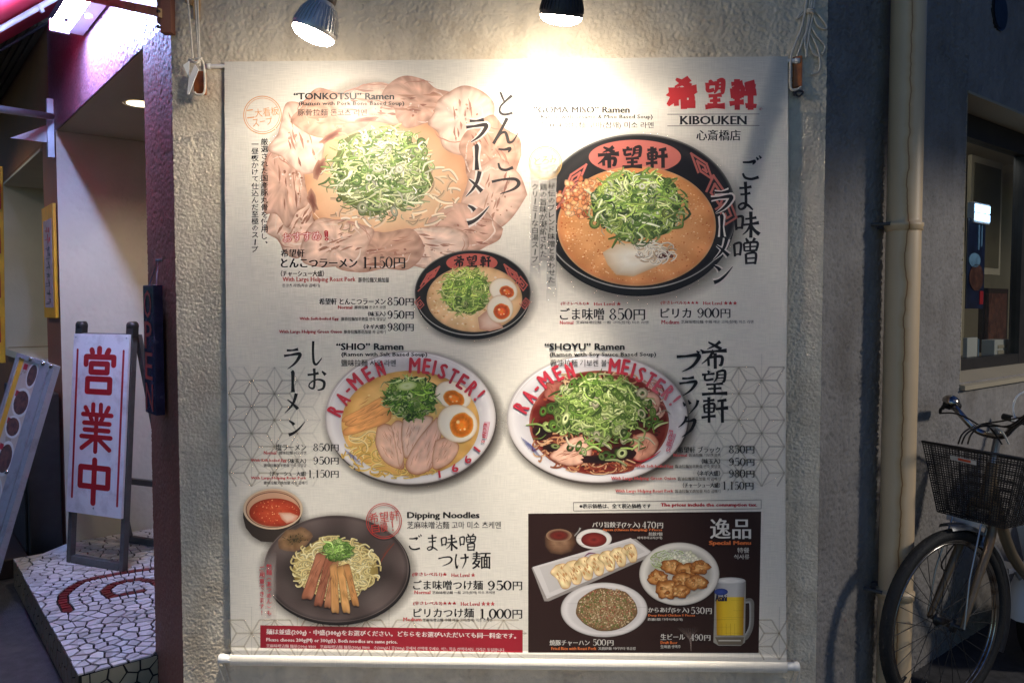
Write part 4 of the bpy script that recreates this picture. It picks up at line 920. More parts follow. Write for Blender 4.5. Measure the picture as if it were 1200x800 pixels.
# ---- cloth sheet with hem, rods, end caps
def cloth_sheet():
    global XB0, XB1
    x0, x1 = P(263, 72)[0], P(923, 66)[0]; XB0, XB1 = P(271, 771)[0], P(921, 779)[0]; ybot = P(590, 771)[1]; v = []; f = []; nx, ny = 90, 100
    for j in range(ny+1):
        for i in range(nx+1):
            a, b_ = i/nx, j/ny; xa = x0+(XB0-x0)*b_-.004*math.sin(b_*PI); xb = x1+(XB1-x1)*b_+.003*math.sin(b_*7); x = xa+(xb-xa)*a; y = ybot*b_
            v.append((x, y, -.00004))
    f = [(j*(nx+1)+i, (j+1)*(nx+1)+i, (j+1)*(nx+1)+i+1, j*(nx+1)+i+1) for j in range(ny) for i in range(nx)]
    return v, f, x0, x1, ybot
v, f, SX0, SX1, SYB = cloth_sheet()
ink = Ink(0); ink.v = v; ink.f = f; ink.c = [lin((226, 219, 205))]*len(v); ink.build('cloth', M['cloth'])
# back of the cloth, 1.5 mm behind, so the sheet has a thickness
b = MB(); b.v = [(a, b_, -.0016) for a, b_, c_ in v]; b.f = f; b.mi = [0]*len(f); b.sm = [False]*len(f)
o = b.build('cloth_back', M['paper']); o.parent = ban
def bparts(mb, name, m): o = mb.build(name, m); o.parent = ban; return o
b = MB(); n_ = 14; L0, L1 = SX0-.004, SX1+.004; vs = []
for i in range(n_+1):
    a = PI*1.25*i/n_-.25*PI; 
    for x in (XB0-.004, XB1+.004): vs.append((x, SYB-.017+.021*math.cos(PI*.95*i/n_)*1.0, -.012+.0175*math.sin(PI*.95*i/n_)**.7))
hem = Ink(0); hem.v = vs; hem.c = [lin((226, 219, 205))]*len(vs); hem.f = [(2*i, 2*i+2, 2*i+3, 2*i+1) for i in range(n_)]
o = hem.build('bottom_hem', M['cloth'])
b = MB(); b.tube([(XB0-.034, SYB-.018, -.012), (XB1+.034, SYB-.018, -.012)], .0135, 20); bparts(b, 'bottom_rod', M['white_plastic'])
for x, sg in ((XB0-.040, -1), (XB1+.040, 1)):
    b = MB(); b.lathe((x-.012*sg, SYB-.018, -.012), (sg, 0, 0), [(0, .015), (.014, .015), (.018, .011), (.018, .008), (.006, .008)], 20); bparts(b, 'rod_cap', M['white_plastic'])
    b = MB(); b.tube(spline([(x, SYB-.006, -.012), (x+.004*sg, SYB-.03, -.002), (x-.012*sg, SYB-.12, -.02), (x-.03*sg, SYB-.3, -.05)], 5), .0022, 6); b.tube(spline([(x, SYB-.006, -.012), (x-.004*sg, SYB-.03, -.02), (x-.028*sg, SYB-.14, -.04)], 5), .0022, 6); bparts(b, 'tie_cord', M['rope'])
b = MB(); b.tube([(SX0-.055, -.012, -.0075), (SX1+.030, -.012, -.0075)], .0072, 18); bparts(b, 'top_rod', M['white_plastic'])
for x in (SX0-.055, SX1+.03):
    b = MB(); b.lathe((x-.006, -.012, -.0075), (1, 0, 0), [(0, .006), (0, .0090), (.014, .0090), (.014, .006)], 18); bparts(b, 'rod_cap', M['white_plastic'])

# ---- tie cords and wooden blocks at the top corners
def rp(pts, d=2.375, n=6): return spline([AT(x, y, d+(k[0] if k else 0)) for x, y, *k in pts], n)
tb = thing('wooden_toggle', 'orange wooden block under folded white tape at the upper left banner corner', 'cord block', AT(234, 92, 2.40))
b = MB(); o_ = AT(227, 110, 2.395); b.box(o_, AT(239, 110, 2.385)-o_, Vector((0, .022, 0)), Z*.070); part(b, 'wood_block', M['block'], tb, bevel=.002)
b = MB(); b.tube(rp([(218, -20), (223, 30), (226, 68)]), .0032, 8); b.tube(rp([(228, -20), (231, 40), (233, 70)]), .0032, 8); b.tube(rp([(231, -20), (233, 40), (234, 78)]), .003, 8); part(b, 'hanging_cord', M['rope'], tb)
b = MB(); b.tube(rp([(226, 68), (220, 74, .01), (232, 69, -.01), (238, 74), (240, 92), (239, 109), (231, 111), (228, 108)]), .0036, 8); b.tube(rp([(222, 70), (230, 74, -.015), (236, 68)]), .0042, 8); part(b, 'cord_loop', M['rope'], tb)
b = MB(); b.prism([AT(215, 77, 2.36), AT(222, 72, 2.36), AT(222, 92, 2.365)], (0, -.003, 0)); b.prism([AT(229, 76, 2.355), AT(233, 82, 2.355), AT(222, 111, 2.36), AT(220, 111, 2.36), AT(222, 92, 2.36)], (0, -.004, 0)); part(b, 'folded_tape', M['white_plastic'], tb)
b = MB(); b.prism([AT(214, -24, 2.43), AT(232, -24, 2.43), AT(226, 8, 2.43), AT(219, 4, 2.43)], (0, -.012, 0)); b.prism([AT(226, -20, 2.435), AT(237, -20, 2.435), AT(234, 24, 2.435), AT(229, 24, 2.435)], (0, -.012, 0)); part(b, 'wall_clip', M['rusty'], tb)
tb2 = thing('wooden_toggle', 'orange wooden block in knotted white cord at the upper right banner corner', 'cord block', AT(935, 85, 2.38))
b = MB(); o_ = AT(929, 103, 2.385); b.box(o_, AT(940, 101, 2.375)-o_, Vector((0, .022, 0)), Z*.094); part(b, 'wood_block', M['block'], tb2, bevel=.002)
b = MB(); b.tube(rp([(947, -10), (940, 30), (928, 62), (926, 85), (927, 104), (934, 105), (939, 102)]), .0040, 8); b.tube(rp([(950, -10), (946, 30), (940, 50), (934, 66)]), .0032, 8); b.tube(rp([(956, -10), (952, 20), (948, 42), (944, 68)]), .0034, 8); b.tube(rp([(953, -10), (950, 14), (947, 30), (943, 50), (946, 66)]), .0036, 8); part(b, 'hanging_cord', M['rope'], tb2)
b = MB()
for q in ([(950, 9), (958, 16), (966, 26), (969, 32), (965, 34), (957, 28), (952, 12)], [(950, 30), (957, 42), (966, 52), (966, 60), (963, 64)], [(951, 26), (947, 44), (953, 62), (959, 66), (952, 62)], [(950, 40), (958, 56), (961, 74), (959, 84), (951, 87)], [(949, 10), (940, 14), (934, 22), (942, 16), (950, 12)]):
    b.tube(rp(q), .0030, 8)
part(b, 'cord_loop', M['rope'], tb2)
b = MB(); b.torus(AT(950, 12, 2.37), Z, .009, .004, 16, 8); b.torus(AT(950, 15, 2.37), (.2, 0, 1), .009, .004, 16, 8); part(b, 'knot', M['rope'], tb2)
b = MB(); b.tube(rp([(929, 108), (936, 113), (941, 108), (934, 107), (930, 112)]), .003, 7); part(b, 'wire_tie', M['dark'], tb2)

BLK = (20, 16, 15); RED = (176, 42, 48); PINK = (206, 84, 84); WH = (226, 218, 206); ORG = (214, 112, 60)
# ---- hemp leaf pattern (thin printed lines)
def leaf(z, y0, y1, x0, x1, fade, a=31, al=.36):
    k = Ink(z); cw = a*math.sqrt(3)/2
    def seg(p, q_, w_=.5, kk=1):
        mx_, my = (p[0]+q_[0])/2, (p[1]+q_[1])/2
        if not (x0 <= mx_ <= x1 and y0 <= my <= y1): return
        f_ = al*kk*fade(mx_, my)
        if f_ < .04: return
        d = Vector((q_[0]-p[0], q_[1]-p[1])); nn = Vector((-d.y, d.x)).normalized()*w_
        k.put([(p[0]+nn.x, p[1]+nn.y), (q_[0]+nn.x, q_[1]+nn.y), (q_[0]-nn.x, q_[1]-nn.y), (p[0]-nn.x, p[1]-nn.y)], [(0, 1, 2, 3)], (188, 170, 134, f_), z=z)
    for i in range(-1, int((x1-x0)/cw)+2):
        for j in range(-1, int((y1-y0)/a)+2):
            c = (x0+i*cw, y0+j*a+(a/2 if i % 2 else 0))
            for q_ in range(6):
                v1 = R(30+60*q_); v2 = R(90+60*q_); p1 = (c[0]+a*math.cos(v1), c[1]+a*math.sin(v1)); p2 = (c[0]+a*math.cos(v2), c[1]+a*math.sin(v2))
                if q_ < 3: seg(c, p1, .5, .5)
                g_ = ((c[0]+p1[0]+p2[0])/3, (c[1]+p1[1]+p2[1])/3)
                seg(c, g_, .95, 1)
    return k
leaf(5e-6, 430, 562, 268, 380, lambda x, y: min(1, max(0, (385-x)/60))*min(1, (y-425)/25)).build('hemp_leaf_pattern', M['soft'])
leaf(5e-6, 430, 562, 812, 918, lambda x, y: min(1, max(0, (x-806)/60))).build('hemp_leaf_pattern', M['soft'])
leaf(5e-6, 726, 769, 268, 612, lambda x, y: .9).build('hemp_leaf_pattern', M['soft'])
leaf(5e-6, 726, 769, 618, 918, lambda x, y: 1 if y > 765 or x > 890 else .0).build('hemp_leaf_pattern', M['soft'])

# ---- food painting helpers
def pick(p, r=rnd): return p[r.randrange(len(p))]
def jit(c, j, r=rnd): d = r.uniform(-j, j); return (c[0]+d, c[1]+d, c[2]+d*.8)
GREENS = [(132, 168, 60), (162, 190, 80), (98, 138, 44), (190, 206, 104), (212, 220, 140), (110, 152, 56), (72, 108, 34), (226, 228, 176)]
def onions(ink, cx, cy, rx, ry, n, size, pal=GREENS, dark=(52, 70, 30), rings=.35, seed=1, base=True, light=0):
    r = random.Random(seed)
    if base: ink.fan(ell(cx, cy, rx*.98, ry*.98, 40, wob=.18, seed=seed), [dark, tuple((a_+b_2)/2 for a_, b_2 in zip(dark, (120, 148, 70))), (112, 142, 66), (104, 134, 60)], noise=40, freq=.25)
    n = int(n*1.5)
    for i in range(n):
        f = i/n; a = r.uniform(0, 2*PI); q = math.sqrt(r.random())*(1.14-.28*f); x, y = cx+rx*q*math.cos(a), cy+ry*q*math.sin(a)-f*ry*.06
        c = pick(pal, r); sh = .62+.38*f+r.uniform(-.08, .10)-.10*(q*math.sin(a)); c = tuple(min(255, v*sh+light) for v in c); dk = tuple(v*.74 for v in c); sz = size*r.uniform(.5, 1.1)
        if r.random() < rings*.5:
            rr = sz*.55; e = r.uniform(.45, 1); ro = r.uniform(0, 180); A = ell(x, y, rr, rr*e, 14, ro); B = ell(x, y, rr*.62, rr*e*.6, 14, ro); Cc = ell(x, y, rr*.36, rr*e*.34, 14, ro)
            ink.band(A, B, dk, c); ink.put(B+Cc, [(i_, (i_+1) % 14, (i_+1) % 14+14, i_+14) for i_ in range(14)], [tuple(min(255, v*1.22+14) for v in c)]*14+[tuple(v*.66 for v in c)]*14)
        else:
            b0 = r.uniform(0, 2*PI); ln = sz*r.uniform(1.0, 2.3); cv = r.uniform(-.7, .7); p0 = (x-math.cos(b0)*ln/2, y-math.sin(b0)*ln*.35); p2 = (x+math.cos(b0)*ln/2, y+math.sin(b0)*ln*.35); p1 = (x-math.sin(b0)*ln*cv*.5, y+math.cos(b0)*ln*cv*.4)
            w_ = sz*r.uniform(.14, .30); ink.stroke([p0, p1, p2], [w_*.5, w_, w_*.6], (dk, tuple(min(255, v*1.15+8) for v in c)), n=3)
def crumbs(ink, cx, cy, rx, ry, n, size, pal, seed=1, edge=.6):
    r = random.Random(seed)
    for i in range(n):
        a = r.uniform(0, 2*PI); q = math.sqrt(r.random()); x, y = cx+rx*q*math.cos(a), cy+ry*q*math.sin(a); c = jit(pick(pal, r), 12, r); s_ = size*r.uniform(.5, 1.3)
        ink.fan(ell(x, y, s_*.6, s_*.45, 8, r.uniform(0, 180), wob=.5, seed=i), [tuple(v*edge for v in c), c, tuple(min(255, v*1.15) for v in c)])
def egg(ink, cx, cy, rx, ry, rot, yx, yy, yrx, yry, yc=(226, 120, 30)):
    ink.fan(ell(cx, cy, rx, ry, 40, rot), [(196, 160, 122), (226, 206, 180), (238, 226, 206), (240, 230, 212), (236, 226, 208)], fr=[1, .95, .86, .5, 0])
    ink.fan(ell(yx, yy, yrx, yry, 32, rot, wob=.06), [(226, 178, 96), yc, tuple(min(255, v*.86) for v in yc), tuple(min(255, v*1.12) for v in yc), (238, 150, 50)], fr=[1, .86, .6, .3, 0], noise=26, freq=.5)
    for dx, dy, s_ in ((-.3, -.25, .16), (.25, .3, .10), (-.1, .35, .08)): ink.fan(ell(yx+dx*yrx, yy+dy*yry, yrx*s_, yry*s_, 10), [(246, 190, 110), (255, 226, 180)])
def slab(ink, pts, base, edge, n=10, streak=(196, 150, 130), seed=1, nz=26, lw=.8):   # pork slice
    r = random.Random(seed); o = [tuple(q[:2]) for q in spline([Vector((*p, 0)) for p in pts+[pts[0]]], 6)[:-1]]
    lt = tuple(min(255, v*1.08+4) for v in base)
    ink.fan(o, [edge, tuple((a+b_*2)/3 for a, b_ in zip(edge, base)), base, lt, base, lt], fr=[1, .93, .84, .55, .28, 0], noise=nz, freq=.16, seed=seed)
    cx = sum(p[0] for p in o)/len(o); cy = sum(p[1] for p in o)/len(o)
    L_ = max(range(len(o)), key=lambda i: (o[i][0]-cx)**2+(o[i][1]-cy)**2); dx, dy = o[L_][0]-cx, o[L_][1]-cy
    for i in range(n):
        a = r.uniform(-.75, .75); q = r.uniform(-.55, .55); x, y = cx+dx*q-dy*a*.42, cy+dy*q+dx*a*.42; l_ = r.uniform(.08, .24); c = jit(streak, 16, r)
        ink.stroke([(x-dx*l_, y-dy*l_), (x+r.uniform(-1.2, 1.2), y+r.uniform(-1.2, 1.2)), (x+dx*l_, y+dy*l_)], [.1, lw*r.uniform(.5, 1.4), .1], (c,), n=3)
def key_pattern(ink, cx, cy, ux, uy, vx, vy, col, w_=.11):   # square spiral in a skewed frame
    pts = [(-1, 1), (-1, -1), (1, -1), (1, .62), (-.48, .62), (-.48, -.48), (.5, -.48), (.5, .15), (0, .15)]
    Q = [(cx+x*ux+y*vx, cy+x*uy+y*vy) for x, y in pts]; sc = math.hypot(ux, uy)
    for a, b_ in zip(Q, Q[1:]):
        d = Vector((b_[0]-a[0], b_[1]-a[1])).normalized()*w_*sc; ink.stroke([(a[0]-d.x, a[1]-d.y), (b_[0]+d.x, b_[1]+d.y)], [2*w_*sc], (col,), smooth=False)
def specks(ink, cx, cy, rx, ry, n, pal, s0, s1, seed=1):
    r = random.Random(seed)
    for i in range(n):
        a = r.uniform(0, 2*PI); q = math.sqrt(r.random())*.97; s_ = r.uniform(s0, s1); ink.put(ell(cx+rx*q*math.cos(a), cy+ry*q*math.sin(a), s_, s_*.7, 5), [(0, 1, 2, 3, 4)], jit(pick(pal, r), 8, r), z=ink.z0+1e-6*((i % 9)+1)+ink.k*1.5e-6)
    ink.k += 8
def noodles(ink, cx, cy, rx, ry, n, w_, pal, seed=1, ln=1.0, curl=1.0):
    r = random.Random(seed)
    for i in range(n):
        a = r.uniform(0, 2*PI); q = math.sqrt(r.random())*.88; x, y = cx+rx*q*math.cos(a), cy+ry*q*math.sin(a); b0 = r.uniform(0, 2*PI); R0 = r.uniform(4, 12)*ln; sp_ = r.uniform(1.2, 3.6)*curl; R0 /= curl**.8
        pts = [(x+R0*math.cos(b0+sp_*t_/4)-R0*math.cos(b0), y+(R0*math.sin(b0+sp_*t_/4)-R0*math.sin(b0))*.75) for t_ in range(5)]
        pts = [(cx+(px-cx)*min(1, 1/max(1e-3, math.hypot((px-cx)/rx, (py-cy)/ry))), cy+(py-cy)*min(1, 1/max(1e-3, math.hypot((px-cx)/rx, (py-cy)/ry)))) for px, py in pts]
        c = jit(pick(pal, r), 8, r); ink.stroke(pts, [w_*.8, w_, w_*.8], (tuple(v*.55 for v in c), c), n=3)
def shadow(out, dx, dy, a, name, par, z, f1=1.10, col=(60, 48, 40)):
    s_ = Ink(z); s_.soft([(p[0]+dx, p[1]+dy) for p in out], .96, f1, col, a); return s_.build(name, M['soft'], par)

BOWL_TXT = []; BOWL_LIST = []
# ============ 1 tonkotsu picture
Z1 = 3e-5
pk = Ink(Z1); r = random.Random(3)
OUTL = [(345, 262, 30, 34), (333, 215, 28, 46), (352, 165, 34, 36), (388, 132, 42, 30), (440, 122, 46, 26), (492, 122, 44, 30), (538, 138, 40, 32), (572, 182, 36, 38), (578, 228, 34, 42), (548, 268, 44, 28), (500, 288, 50, 26), (445, 294, 52, 26), (392, 286, 46, 32)]
tk = Ink(Z1); tk.soft(ell(458, 206, 146, 106, 60, wob=.1), .98, 1.06, (150, 120, 100), .35); tonk = None
slices = []
order = list(range(len(OUTL)))
for j, i in enumerate(order):
    x, y, a, b_ = OUTL[i]; ang = math.degrees(math.atan2(y-208, (x-458)*.75)); q = Ink(Z1+2.4e-5+j*1.2e-5); q.cyc = 7
    o = [(p[0], p[1]) for p in ell(x, y, a, b_, 13, wob=.5, seed=i*3.1, wf=1.7)]
    base = [(210, 176, 156), (200, 160, 140), (216, 188, 170), (190, 150, 128)][i % 4]
    slab(q, o, base, (180, 138, 118), n=14, streak=(172, 124, 104), seed=i, nz=44, lw=2.6)
    crumbs(q, x+r.uniform(-8, 8), y+r.uniform(-8, 8), a*.5, b_*.4, 14, 2.6, [(166, 116, 96), (182, 136, 116), (224, 200, 184)], i, .9); q.k = 0
    for k in range(2):
        a0 = r.uniform(0, 360); q.stroke(ell(x, y, a*.72, b_*.72, 8, 0, a0, a0+r.uniform(60, 150), wob=.2, seed=k+i), [.2, 2.2, .3], ((226, 206, 190),), n=2)
        a0 = r.uniform(0, 360); q.stroke(ell(x, y, a*.88, b_*.88, 8, 0, a0, a0+r.uniform(40, 120), wob=.2, seed=k+i+9), [.2, 1.5, .2], ((186, 132, 114),), n=2)
    slices.append(q)
tonk = tk.build('tonkotsu_ramen_picture', M['soft'], label='printed picture of pale pork bone ramen ringed with large pork slices')
for q in slices: q.build('pork_slice', M['ink'], tonk)
q = Ink(Z1+1.98e-4)
for x, y, a, b_, ro in ((374, 198, 6, 13, 20), (388, 160, 15, 4, -32), (366, 236, 5, 13, -15), (430, 140, 14, 3, -6)): q.fan(ell(x, y, a, b_, 16, ro, wob=.6, seed=x), [(176, 130, 108), (134, 84, 68), (112, 66, 54)])
q.build('pork_shadow', M['ink'], tonk, 'stuff')
Zs = Z1+2.0e-4
q = Ink(Z1+4e-6); bowl = ell(452, 212, 104, 80, 72, rot=4)
q.fan(ell(452, 211, 110, 86, 72, rot=4, wob=.14, seed=4, wf=4), [(150, 104, 84), (104, 72, 62), (120, 84, 70)], fr=[1, .96, .9])
q.fan(ell(452, 211, 112, 88, 60), [(150, 106, 86), (120, 84, 70)]); q.fan(bowl, [(188, 136, 104), (206, 150, 112), (214, 164, 126), (222, 182, 144), (226, 194, 156), (220, 186, 146)], fr=[1, .95, .85, .65, .4, 0], noise=26, freq=.05)
0 and q.stroke(ell(452, 211, 103, 78, 40, 4, 190, 300), [.4, 1.6, .5], ((238, 214, 192),)); q.stroke(ell(452, 213, 99, 74, 30, 4, 60, 170), [.3, 1.2, .3], ((236, 208, 176),))
q.build('soup', M['ink'], tonk)
q = Ink(Zs+3e-5); q.cyc = 60; noodles(q, 500, 228, 40, 40, 60, 3.4, [(226, 200, 168), (212, 178, 144), (236, 216, 190)], 5, 1.0, .35); noodles(q, 425, 248, 46, 26, 40, 3.6, [(222, 190, 160), (208, 168, 138), (238, 220, 200)], 6, 1.0, .35); q.build('bean_sprouts', M['ink'], tonk, 'stuff')
q = Ink(Zs+1.3e-4); q.cyc = 70; TG = [(150, 170, 92), (188, 198, 130), (120, 148, 70), (208, 210, 150), (222, 222, 176), (96, 126, 56), (232, 230, 196)]
onions(q, 446, 202, 60, 50, 420, 12, TG, (108, 110, 60), rings=.4, seed=11, light=14); onions(q, 470, 180, 34, 24, 90, 10, TG, rings=.3, seed=12, base=False, light=22); q.build('green_onion', M['ink'], tonk, 'stuff')
# ============ 2 big sesame miso bowl
def black_bowl(name, label, cx, cy, rx, ry, body, soupc, zb, key=True, srx=.81, sry=.755, sdy=.10, oval=None, keys=(), kcol=(186, 104, 92)):
    sh = Ink(zb); sh.soft(ell(cx+2, cy+ry*.12, rx*1.02, ry*1.06, 64), .95, 1.10, (90, 78, 66), .5); root = sh.build(name, M['soft'], label=label)
    q = Ink(zb+1e-5); q.fan(ell(cx, cy+body, rx*.985, ry*.99, 96), [(20, 20, 20), (32, 31, 30), (22, 22, 22)], fr=[1, .97, .9])
    q.fan(ell(cx, cy, rx, ry, 96), [(120, 116, 110), (66, 62, 58), (28, 26, 25), (44, 41, 39), (30, 28, 27), (36, 32, 30)], fr=[1, .985, .965, .90, .8, 0])
    q.stroke(ell(cx, cy, rx*.992, ry*.990, 60, 0, 20, 165), [.4, 1.3, .5], ((186, 180, 172),)); q.stroke(ell(cx, cy, rx*.99, ry*.985, 50, 0, 215, 330), [.2, .7, .2], ((110, 104, 98),))
    q.build('bowl', M['ink'], root)
    k = Ink(zb+6e-5)
    if oval: k.fan(ell(*oval, 60), [kcol, tuple(v*1.04 for v in kcol), kcol])
    for a in keys: key_pattern(k, *a, kcol)
    k.build('bowl_pattern', M['ink'], root)
    return root
gm = black_bowl('sesame_miso_ramen_picture', 'printed picture of orange sesame miso ramen in a large black bowl', 748, 248, 115, 91, 9, None, 3e-5, oval=(744, 184, 54, 20),
    keys=((673, 211, 9, -6, -5, 12), (661, 234, 6, -8, -8, 8), (823, 197, 9, 6, 4, 11), (839, 225, 7, 10, -4, 9), (851, 250, 4, 10, -8, 5)))
q = Ink(1.2e-4); so_ = ell(746, 265, 93, 70, 96); q.fan(so_, [(196, 150, 108), (214, 138, 84), (222, 150, 92), (226, 160, 104), (222, 156, 98), (226, 164, 108)], fr=[1, .97, .9, .7, .4, 0], noise=26, freq=.06)
specks(q, 746, 265, 91, 68, 1100, [(242, 196, 140), (196, 104, 52), (236, 178, 118), (208, 122, 66), (248, 218, 170)], .4, 1.3, 2); q.build('soup', M['ink'], gm)
q = Ink(1.45e-4); q.cyc = 50; crumbs(q, 690, 232, 36, 24, 190, 6.5, [(222, 140, 92), (232, 164, 112), (196, 104, 62), (238, 186, 140)], 4); q.build('minced_pork', M['ink'], gm, 'stuff')
q = Ink(2.3e-4); q.cyc = 40; q.fan([(706, 296), (722, 286), (755, 284), (780, 290), (790, 300), (770, 312), (742, 324), (722, 322), (712, 310)], [(206, 178, 140), (228, 214, 190), (238, 230, 214), (232, 220, 200)], noise=16, freq=.2)
noodles(q, 768, 296, 26, 14, 50, 2.0, [(232, 220, 200), (206, 180, 150), (240, 230, 214)], 7, 1.0); crumbs(q, 778, 300, 9, 5, 14, 4, [(120, 60, 44), (92, 44, 34)], 5); q.build('bean_sprouts', M['ink'], gm, 'stuff')
q = Ink(3.1e-4); q.cyc = 70; G2 = [(156, 186, 84), (130, 166, 66), (186, 206, 116), (100, 138, 50), (210, 220, 156), (62, 92, 40), (226, 230, 190), (176, 198, 92)]
onions(q, 746, 242, 53, 40, 380, 12, G2, (60, 84, 34), rings=.28, seed=21, light=8); q.build('green_onion', M['ink'], gm, 'stuff')
q = Ink(1.05e-4)
for ch, x, w_ in (('希', 713, 27), ('望', 741, 24), ('軒', 770, 26)): BOWL_TXT.append((q, ch, x-w_/2, 172, x+w_/2, 197))
BOWL_LIST.append((q, gm))
# ============ 3 small bowl
sb_ = black_bowl('small_ramen_picture', 'printed picture of a small black ramen bowl with two egg halves', 554, 343, 68, 50, 5, None, 2.5e-4, oval=(553, 308, 30, 11), kcol=(188, 92, 80),
    keys=((504, 324, 7, -4.5, -4, 7), (498, 333, 4, -4, -4, 4), (601, 322, 7, 5, 3, 7), (611, 333, 4, 5, -3, 4), (492, 355, 3, 4, 3, -3), (615, 355, 3, -4, -3, -3)))
q = Ink(3.4e-4); q.fan(ell(556, 350, 56, 39, 80), [(176, 140, 104), (214, 168, 120), (226, 186, 138), (230, 196, 150), (224, 186, 138)], fr=[1, .96, .85, .5, 0], noise=30, freq=.12); specks(q, 550, 350, 50, 34, 160, [(236, 210, 160), (204, 150, 96), (240, 220, 190)], .6, 2.0, 3)
q.fan([(560, 372), (572, 362), (584, 376), (590, 384), (574, 388), (562, 386)], [(196, 140, 116), (226, 190, 168), (232, 206, 190)]); q.build('soup', M['ink'], sb_)
q = Ink(3.8e-4); q.cyc = 60; onions(q, 546, 342, 28, 26, 230, 8, GREENS[:5]+[(190, 216, 96)], (84, 106, 40), rings=.35, seed=31, light=12); q.build('green_onion', M['ink'], sb_, 'stuff')
q = Ink(4.9e-4); egg(q, 590, 340, 17, 14, 20, 594, 342, 9, 7, (222, 96, 48)); q.build('boiled_egg', M['ink'], sb_)
q = Ink(5.2e-4); egg(q, 586, 362, 15.5, 16.5, 10, 588, 365, 10, 9.5, (222, 92, 44)); q.build('boiled_egg', M['ink'], sb_)
q = Ink(3.55e-4)
for ch, x in (('希', 538), ('望', 553), ('軒', 569)): BOWL_TXT.append((q, ch, x-6.5, 300, x+6.5, 313))
BOWL_LIST.append((q, sb_))
# ============ 4 + 5 white bowls
def white_bowl(name, label, cx, cy, rx, ry, zb):
    sh = Ink(zb); sh.soft(ell(cx+4, cy+5, rx, ry, 72), .96, 1.10, (70, 58, 48), .75); root = sh.build(name, M['soft'], label=label)
    q = Ink(zb+1e-5); q.fan(ell(cx+1, cy+2.5, rx*1.002, ry*1.0, 96), [(70, 62, 58), (110, 100, 92)], fr=[1, .9])
    q.fan(ell(cx, cy, rx, ry, 96), [(168, 158, 152), (214, 206, 202), (224, 218, 216), (206, 200, 200), (196, 190, 190), (200, 194, 190)], fr=[1, .975, .93, .86, .78, 0], noise=8, freq=.04)
    q.stroke(ell(cx, cy, rx*.97, ry*.965, 50, 0, 190, 320), [.3, 1.4, .3], ((240, 236, 234),)); q.build('bowl', M['ink'], root); return root
def arc(root, z, L_, c0=(190, 52, 66), pale=None):
    q = Ink(z)
    for i, (ch, x, y, a, w_, h_) in enumerate(L_):
        q.glyph(ch, x, y, w_, h_, a, c0 if not pale else tuple(v+(p_-v)*pale(x) for v, p_ in zip(c0, (214, 150, 160))), off=.045)
    return q.build('bowl_lettering', M['ink'], root, 'stuff')
sh_ = white_bowl('salt_ramen_picture', 'printed picture of clear salt ramen with two egg halves and pork in a white bowl', 481, 489, 100, 78, 3e-5)
q = Ink(1.2e-4); q.fan(ell(481, 496, 81, 62, 80), [(196, 156, 92), (214, 160, 84), (224, 178, 104), (226, 186, 116), (220, 176, 100)], fr=[1, .96, .85, .55, 0], noise=34, freq=.07)
specks(q, 470, 500, 70, 50, 60, [(236, 206, 140), (226, 190, 110)], 1, 2.6, 3); q.build('soup', M['ink'], sh_)
q = Ink(1.45e-4); q.cyc = 40; noodles(q, 430, 528, 30, 24, 46, 2.2, [(230, 196, 110), (214, 170, 84), (240, 214, 150)], 8, 1.2); noodles(q, 470, 552, 40, 8, 30, 2.2, [(230, 196, 110), (222, 178, 92)], 9, 1.2); q.build('noodles', M['ink'], sh_, 'stuff')
for j, pts in enumerate(([(458, 462), (444, 466), (424, 478), (404, 488), (401, 494), (412, 493), (432, 484), (456, 470)], [(458, 478), (440, 488), (410, 499), (402, 505), (406, 510), (426, 505), (456, 493)], [(455, 470), (436, 480), (412, 490), (404, 497), (414, 499), (438, 490), (457, 480)])):
    q = Ink(2.1e-4+j*1.2e-5); slab(q, pts, (222, 156, 92), (176, 106, 52), n=10, streak=(190, 120, 66), seed=j, nz=14); q.build('bamboo_shoot', M['ink'], sh_)
for j, (pts, bc) in enumerate((([(442, 500), (452, 496), (462, 502), (468, 520), (474, 546), (466, 549), (450, 540), (440, 520)], (216, 176, 152)), ([(458, 498), (466, 492), (474, 500), (473, 540), (468, 546), (463, 520)], (220, 182, 158)), ([(472, 490), (492, 486), (508, 490), (496, 510), (484, 530), (474, 536), (470, 510)], (222, 188, 166)), ([(512, 488), (518, 500), (514, 526), (506, 548), (490, 556), (478, 552), (476, 540), (490, 514)], (220, 178, 156)), ([(510, 516), (524, 512), (538, 522), (530, 540), (512, 550), (506, 542)], (214, 170, 146)))):
    q = Ink(2.5e-4+j*1.4e-5); slab(q, pts, bc, (166, 98, 62), n=16, streak=(196, 140, 116), seed=j+20, nz=22); q.build('pork_slice', M['ink'], sh_)
q = Ink(3.3e-4); q.cyc = 60; onions(q, 481, 466, 30, 25, 260, 9, [(110, 158, 48), (142, 182, 66), (80, 128, 36), (174, 204, 94), (60, 100, 30), (208, 222, 150)], (48, 74, 26), rings=.42, seed=41); q.k = 61; q.cyc = None
q.z0 += 1e-4; q.fan(ell(477, 452, 12, 5.5, 20, -8), [(160, 186, 90), (206, 216, 150), (214, 222, 170), (176, 196, 120)]); q.build('green_onion', M['ink'], sh_, 'stuff')
q = Ink(3.5e-4); egg(q, 531, 463, 22, 16, 22, 532, 467, 13, 9.5); q.build('boiled_egg', M['ink'], sh_)
q = Ink(3.8e-4); egg(q, 536, 496, 24, 22, 25, 541, 498, 14, 15); q.build('boiled_egg', M['ink'], sh_)
AR = [('R', 393, 481, -62), ('A', 402, 467, -52), ('-', 408, 457, -45), ('M', 416, 447, -42), ('E', 431, 438, -32), ('N', 446, 432, -18), ('M', 486, 428, 3), ('E', 500, 429, 8), ('I', 509, 431, 12), ('S', 519, 435, 18), ('T', 531, 441, 27), ('E', 542, 447, 33), ('R', 553, 455, 42), ('!', 562, 463, 48)]
